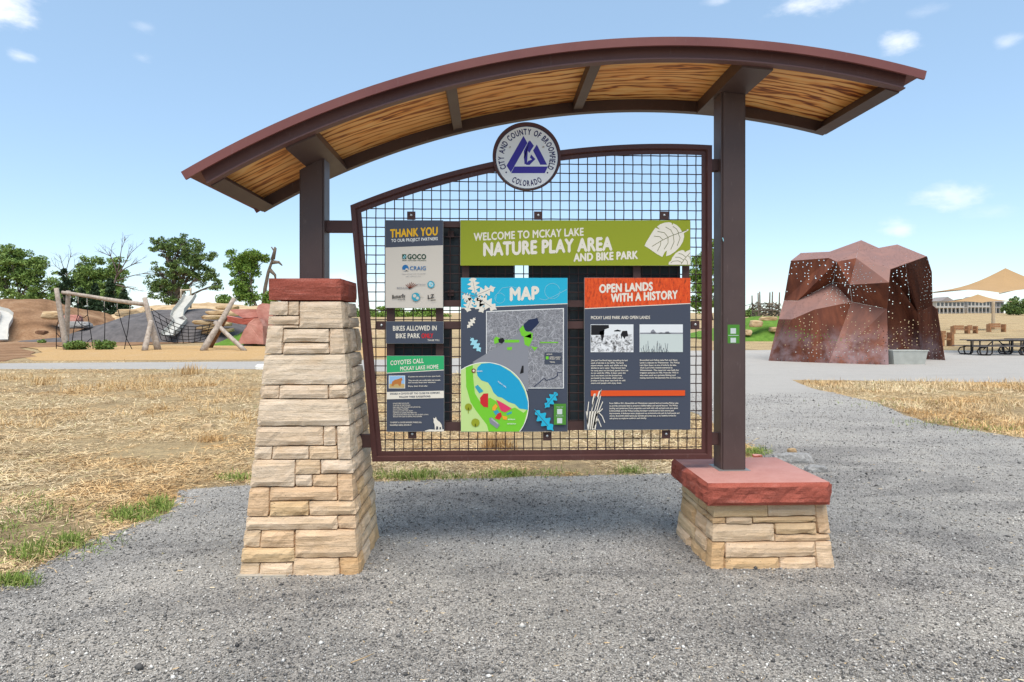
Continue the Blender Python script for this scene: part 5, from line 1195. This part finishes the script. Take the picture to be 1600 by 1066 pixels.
for i, (u, v, lb) in enumerate(((1181, 506, 'tan boulder at the left of the green turf hill crest'), (1200, 498, 'flat tan boulder below the stick nest'), (1211, 515, 'tan boulder half hidden beside the rusty pavilion'), (1168, 520, 'pale boulder just right of the steel post'))):
    rk(u, v, 48.5, (.55, .8, .5, .35)[i], .5, (.35, .2, .25, .3)[i], 'tan_rock', lb, 50+i)

# ================================================================== STICK NEST
nb = W(1196, 497, 54.5); nest = thing('stick_nest', (nb.x, nb.y, nb.z-.3), 'giant woven stick nest with upright poles on the green hill', 'nest')
lst = []
for i in range(230):
    a = random.random()*6.283; r_ = random.uniform(.85, 1.25); z = random.uniform(-.2, 1.25); ln = random.uniform(.3, .8); rr = Vector((math.cos(a)*r_, math.sin(a)*r_, z)); tn = Vector((-math.sin(a), math.cos(a), random.uniform(-.55, .55))).normalized()
    lst.append(([nb+rr-tn*ln/2, nb+rr+tn*ln/2], random.uniform(.02, .045)))
o = tubes('woven_sticks', lst, M['stick'], nest, 5); tag(o, kind='stuff')
for (du, vt, dy) in ((1176, 462, 0), (1185.5, 458, -.9), (1188, 456, .6), (1202, 457, -.9), (1206, 456, .7), (1217, 457, 0)):
    w = W(du, 500, 54.5+dy); log('pole', w, W(du+(1 if du > 1196 else -1), vt, 54.5+dy), .07, .05, M['stick'], nest)
tubes('guy_rope', [([W(1164, 478, 53), W(1177, 474, 54.5)], .02)], M['rope'], nest, 5); tubes('guy_rope', [([W(1160, 492, 53), W(1177, 481, 54.5)], .02)], M['rope'], nest, 5)

# ================================================================== CORTEN PAVILION
cp = thing('rusty_pavilion', tuple(gnd(1330, 568, 26)), 'faceted rusty steel play pavilion pierced with round holes', 'pavilion')
cv = dict(A=(180, 905, 26.8), B=(350, 905, 26.1), b=(600, 928, 25.1), C=(1015, 941, 24.0), D=(250, 618, 27.0), E=(345, 617, 26.0), F=(287, 487, 27.9), G=(382, 490, 27.2), H=(335, 212, 27.2), I=(600, 192, 26.3), J=(405, 157, 29.5), K=(605, 148, 28.8),
          L=(655, 218, 26.0), M=(790, 193, 26.4), N=(825, 68, 28.8), O=(802, 145, 27.2), P=(1027, 270, 24.9), Q=(945, 122, 28.6), R=(1075, 98, 29.6), S=(1278, 180, 27.0), T=(1312, 290, 27.1), U=(1318, 520, 27.7), V=(1350, 545, 27.0), W=(1405, 903, 27.2), X=(1238, 885, 28.3),
          Y=(500, 550, 25.6), Z=(630, 360, 26.9), a=(745, 378, 25.7), c=(1017, 362, 24.3), d=(760, 497, 26.0), e=(1003, 545, 25.0), q=(1128, 205, 28.9), r=(1218, 572, 28.6), s=(1170, 545, 29.2), p=(985, 240, 29.6), x=(960, 880, 29.6), y=(1275, 880, 29.3))
cw = {k: W(1160+x/4.441, 360+y/4.441, Z) for k, (x, y, Z) in cv.items()}
for k in 'ABbCWXxy': cw[k].z = -.02
ctr = W(1330, 500, 28)
for fc in ('ABED', 'BbYE', 'bdY', 'bCed', 'DEGF', 'EYZG', 'FGIH', 'GZLI', 'LZaM', 'ZYda', 'MacP', 'adec', 'HIKJ', 'KILON', 'LMO', 'OMP', 'NOQ', 'OPQ', 'QPSR', 'STUrq', 'UVWXr', 'qrs', 'pqsryx'):
    pts = [cw[k] for k in fc]; n = Vector((0, 0, 0))
    for i in range(1, len(pts)-1): n += (pts[i]-pts[0]).cross(pts[i+1]-pts[0])
    n.normalize(); cen = sum(pts, Vector())/len(pts)
    if n.dot(Vector((0, 0, 1.5))-cen) < 0: n = -n
    pts = [p+(cen-p).normalized()*.002 for p in pts]
    bm = bmesh.new(); a = [bm.verts.new(p) for p in pts]; b = [bm.verts.new(p-n*.02) for p in pts]; k = len(pts)
    for i in range(k): bm.faces.new((a[i], a[(i+1) % k], b[(i+1) % k], b[i]))
    for i in range(1, k-1): bm.faces.new((a[0], a[i], a[i+1])); bm.faces.new((b[0], b[i+1], b[i]))
    bmesh.ops.recalc_face_normals(bm, faces=bm.faces[:])
    e1 = n.cross(Vector((0, 0, 1))).normalized(); e2 = n.cross(e1); ul = bm.loops.layers.uv.new('uv')
    for f_ in bm.faces:
        for lp in f_.loops: lp[ul].uv = (lp.vert.co.dot(e1)+7.3*len(fc), lp.vert.co.dot(e2))
    bmobj('steel_panel', bm, M['corten'], cp)
# trough planter
tw = gnd(1413, 569, 24.6); tr = thing('planter_trough', tuple(tw), 'pale metal planter trough at the opening of the rusty pavilion', 'planter')
bm = bmesh.new(); hw, hd = .70, .35
def ring(w, d, z): return [bm.verts.new((tw.x+a*w, tw.y+b*d, z)) for a, b in ((-1, -1), (1, -1), (1, 1), (-1, 1))]
r0, r1, r2, r3 = ring(.60, .30, 0), ring(.68, .37, .54), ring(.65, .34, .54), ring(.62, .31, .40)
for A_, B_ in ((r0, r1), (r1, r2), (r2, r3)):
    for i in range(4): bm.faces.new((A_[i], A_[(i+1) % 4], B_[(i+1) % 4], B_[i]))
bm.faces.new(r0[::-1]); bmesh.ops.recalc_face_normals(bm, faces=bm.faces[:]); bmobj('tub', bm, M['trough'], tr)
boxobj('rim', tw.x-.70, tw.x+.70, tw.y-.39, tw.y-.372, .51, .55, M['trough'], tr)
mesh('soil', [(tw.x-.62, tw.y-.31, .42), (tw.x+.62, tw.y-.31, .42), (tw.x+.62, tw.y+.31, .42), (tw.x-.62, tw.y+.31, .42)], [(0, 1, 2, 3)], M['soil'], tr)

# ================================================================== SHADE SAILS, TABLES, BENCHES
def sail(apex, corners, post, label, arms=()):
    root = thing('shade_sail', (post[0].x, post[0].y, post[0].z), label, 'shade sail'); n = len(corners); V, Fc = [apex], []; m_ = 8
    idx = {}
    for k in range(n):
        a, b = corners[k], corners[(k+1) % n]
        for i in range(m_+1):
            t = i/m_; e = a.lerp(b, t)+((a+b)/2*0+(apex-(a+b)/2)*.10)*math.sin(math.pi*t)
            for j in range(1, m_+1):
                q = j/m_; p = apex.lerp(e, q); p.z -= .18*math.sin(math.pi*q)*(apex.z-e.z); idx[(k, i, j)] = len(V); V.append(p)
    for k in range(n):
        for i in range(m_):
            Fc.append((0, idx[(k, i, 1)], idx[(k, i+1, 1)]))
            for j in range(1, m_): Fc.append((idx[(k, i, j)], idx[(k, i, j+1)], idx[(k, i+1, j+1)], idx[(k, i+1, j)]))
    me = mesh('canopy', V, Fc, M['sail'], root, False)
    log('post', post[0], post[1], .19, .17, M['sail_post'], root)
    for c in corners: tubes('rafter', [([post[1], c+Vector((0, 0, -.03))], .035)], M['sail_post'], root, 6)
ap = W(1571, 419, 35); gzp = W(1640, 560, 35); gzp.z = terrain(gzp.x, gzp.y)
cs_ = [W(1457, 456.5, 34.5), W(1562, 457.5, 31.6), W(1690, 452, 33.5), W(1590, 448, 38.5)]
sail(ap, cs_, (Vector((gzp.x, gzp.y, gzp.z)), W(1640, 440, 35)), 'large tan shade sail nearest the right edge above the picnic tables')
ap = W(1528, 460, 72); g0 = gnd(1552, 513, 75)
sail(ap, [W(1476, 472, 73), W(1534, 473, 69), W(1581, 471, 71), W(1530, 470.5, 76)], (g0, W(1552, 468, 75)), 'smaller distant tan shade sail on a beige post')
def table(u, v, Z, yaw, L, label):
    c = gnd(u, v, Z); root = thing('picnic_table', tuple(c), label, 'picnic table', 'dark picnic tables under the large sail'); rot = Matrix.Translation(c) @ Matrix.Rotation(yaw, 4, 'Z')
    for i in range(5): boxobj('top_plank', -L/2, L/2, -.38+i*.154, -.38+i*.154+.144, .74, .78, M['table_top'], root, mat4=rot)
    for y0 in (-.86, .60):
        for i in range(2): boxobj('seat_plank', -L/2-.05, L/2+.05, y0+i*.14, y0+i*.14+.13, .44, .48, M['table_top'], root, mat4=rot)
    for x in (-L*.33, L*.33):
        for s_ in (-1, 1):
            pts = [(x, .30*s_, .72), (x, .30*s_, .2), (x, .34*s_, .08), (x, .45*s_, .035), (x, .62*s_, .035), (x, .75*s_, .08), (x, .80*s_, .2), (x, .80*s_, .43)]
            # legs seen side-on loop along the length too
            tubes('leg', [([rot @ Vector(p) for p in pts], .035)], M['table_dark'], root, 7)
            pts = [(x+.0, .66*s_, .42), (x-.30, .66*s_, .36), (x-.40, .66*s_, .2), (x-.32, .66*s_, .06), (x-.1, .66*s_, .035), (x+.25, .66*s_, .035), (x+.34, .66*s_, .12), (x+.36, .66*s_, .72)]
            tubes('leg_hoop', [([rot @ Vector(p) for p in pts], .032)], M['table_dark'], root, 7)
        boxobj('cross_bar', x-.03, x+.03, -.8, .8, .40, .44, M['table_dark'], root, mat4=rot)
    for s_ in (-1, 1): tubes('brace', [([rot @ Vector((s_*.62, 0, .28)), rot @ Vector((s_*.12, 0, .73))], .025)], M['table_dark'], root, 6)
    boxobj('apron', -L/2+.1, L/2-.1, -.03, .03, .69, .739, M['table_dark'], root, mat4=rot)
table(1556, 555, 32.0, -.03, 3.1, 'dark picnic table with curved metal legs, nearest under the large sail')
table(1608, 549, 34.5, .25, 2.6, 'dark picnic table cut by the right edge, behind the nearest one')
def bench(u0, u1, v, Z, label, h=.8, m='bench_wood', name='bench'):
    a, b = gnd(u0, v, Z), gnd(u1, v, Z); c = (a+b)/2; L = (b-a).length; root = thing(name, tuple(c), label, 'bench'); yaw = math.atan2(b.y-a.y, b.x-a.x); rot = Matrix.Translation(c) @ Matrix.Rotation(yaw, 4, 'Z')
    for s_ in (-1, 1): boxobj('arm_block', s_*L/2-.08, s_*L/2+.08, -.28, .28, 0, h*.9, M[m], root, .02, rot)
    for i in range(2): boxobj('back_plank', -L/2+.15, L/2-.15, .2, .26, h*(.55+.24*i), h*(.76+.24*i), M[m], root, mat4=rot)
    boxobj('seat', -L/2+.15, L/2-.15, -.28, .18, h*.42, h*.5, M[m], root, mat4=rot)
bench(1489, 1511, 519, 62, 'wooden bench with orange-brown back right of the rusty pavilion')
bench(1512, 1524, 519, 62.5, 'shorter wooden bench right beside the longer wooden bench')
bench(1545, 1568, 515.5, 66, 'faint wooden bench under the distant sail', .9)
bench(1470, 1485, 543, 42, 'low wooden bench with metal top right behind the pavilion wing', 1.0)
lg = gnd(1475, 545, 40)

# ================================================================== FAR HOUSES
def house(u0, u1, vb, vwall, Z, D, label, gables=(), floors=2, nwin=8, mt='siding', roofrise=4):
    a, b = W(u0, vb, Z), W(u1, vb, Z); g = min(terrain(a.x, a.y), terrain(b.x, b.y)); x0, x1, y0 = a.x, b.x, a.y; zt = W(u0, vwall, Z).z; zb = min(g, a.z)-.5
    root = thing('distant_house', ((x0+x1)/2, y0, zb), label, 'house', 'distant houses')
    boxobj('wall', x0, x1, y0, y0+D, zb, zt, M[mt], root)
    rr = roofrise*Z/1000; bm = bmesh.new(); o = .6
    V = [(x0-o, y0-o, zt), (x1+o, y0-o, zt), (x1+o, y0+D+o, zt), (x0-o, y0+D+o, zt), (x0+D*.45, y0+D/2, zt+rr), (x1-D*.45, y0+D/2, zt+rr)]
    mesh('roof', V, [(0, 1, 5, 4), (1, 2, 5), (2, 3, 4, 5), (3, 0, 4), (3, 2, 1, 0)], M['roof_grey'], root)
    for gu in gables:
        gx = W(gu, vb, Z).x; w_ = 2.6; gz_ = zt+.02
        mesh('gable', [(gx-w_, y0-.4, gz_), (gx+w_, y0-.4, gz_), (gx, y0-.4, gz_+1.5), (gx-w_, y0+D*.5, gz_), (gx+w_, y0+D*.5, gz_), (gx, y0+D*.5, gz_+1.5)], [(0, 1, 2), (3, 5, 4), (0, 2, 5, 3), (1, 4, 5, 2)], M['roof_grey'], root)
    fh = (zt-g)/floors
    for f_ in range(floors):
        for i in range(nwin):
            wx = x0+(x1-x0)*(i+.5)/nwin; ww = (x1-x0)/nwin*.30*(1.4 if f_ == 0 and i % 3 else 1); wz = g+fh*f_+fh*.25
            fr_ = boxobj('window', wx-ww, wx+ww, y0-.06, y0-.005, wz, wz+fh*.55, M['glass'], root)
    boxobj('deck', x0-.3, x1+.3, y0-1.6, y0-.07, g+fh*.93, g+fh*1.0, M['trim_house'], root)
    for i in range(nwin+1):
        px_ = x0+(x1-x0)*i/nwin; boxobj('deck_post', px_-.12, px_+.12, y0-1.6, y0-1.4, g-.4, g+fh*.93, M['trim_house'], root)
house(1463, 1508, 488, 471, 215, 12, 'left distant house with grey hipped roof and dark lower windows', (1480,), 2, 7)
house(1512, 1548, 488, 470, 218, 12, 'middle distant house behind the small sail, pale walls and deck', (1530,), 2, 6)
house(1551, 1569, 488, 472, 222, 12, 'narrow grey-walled distant house left of the dark trees', (), 2, 3, 'roof_grey')
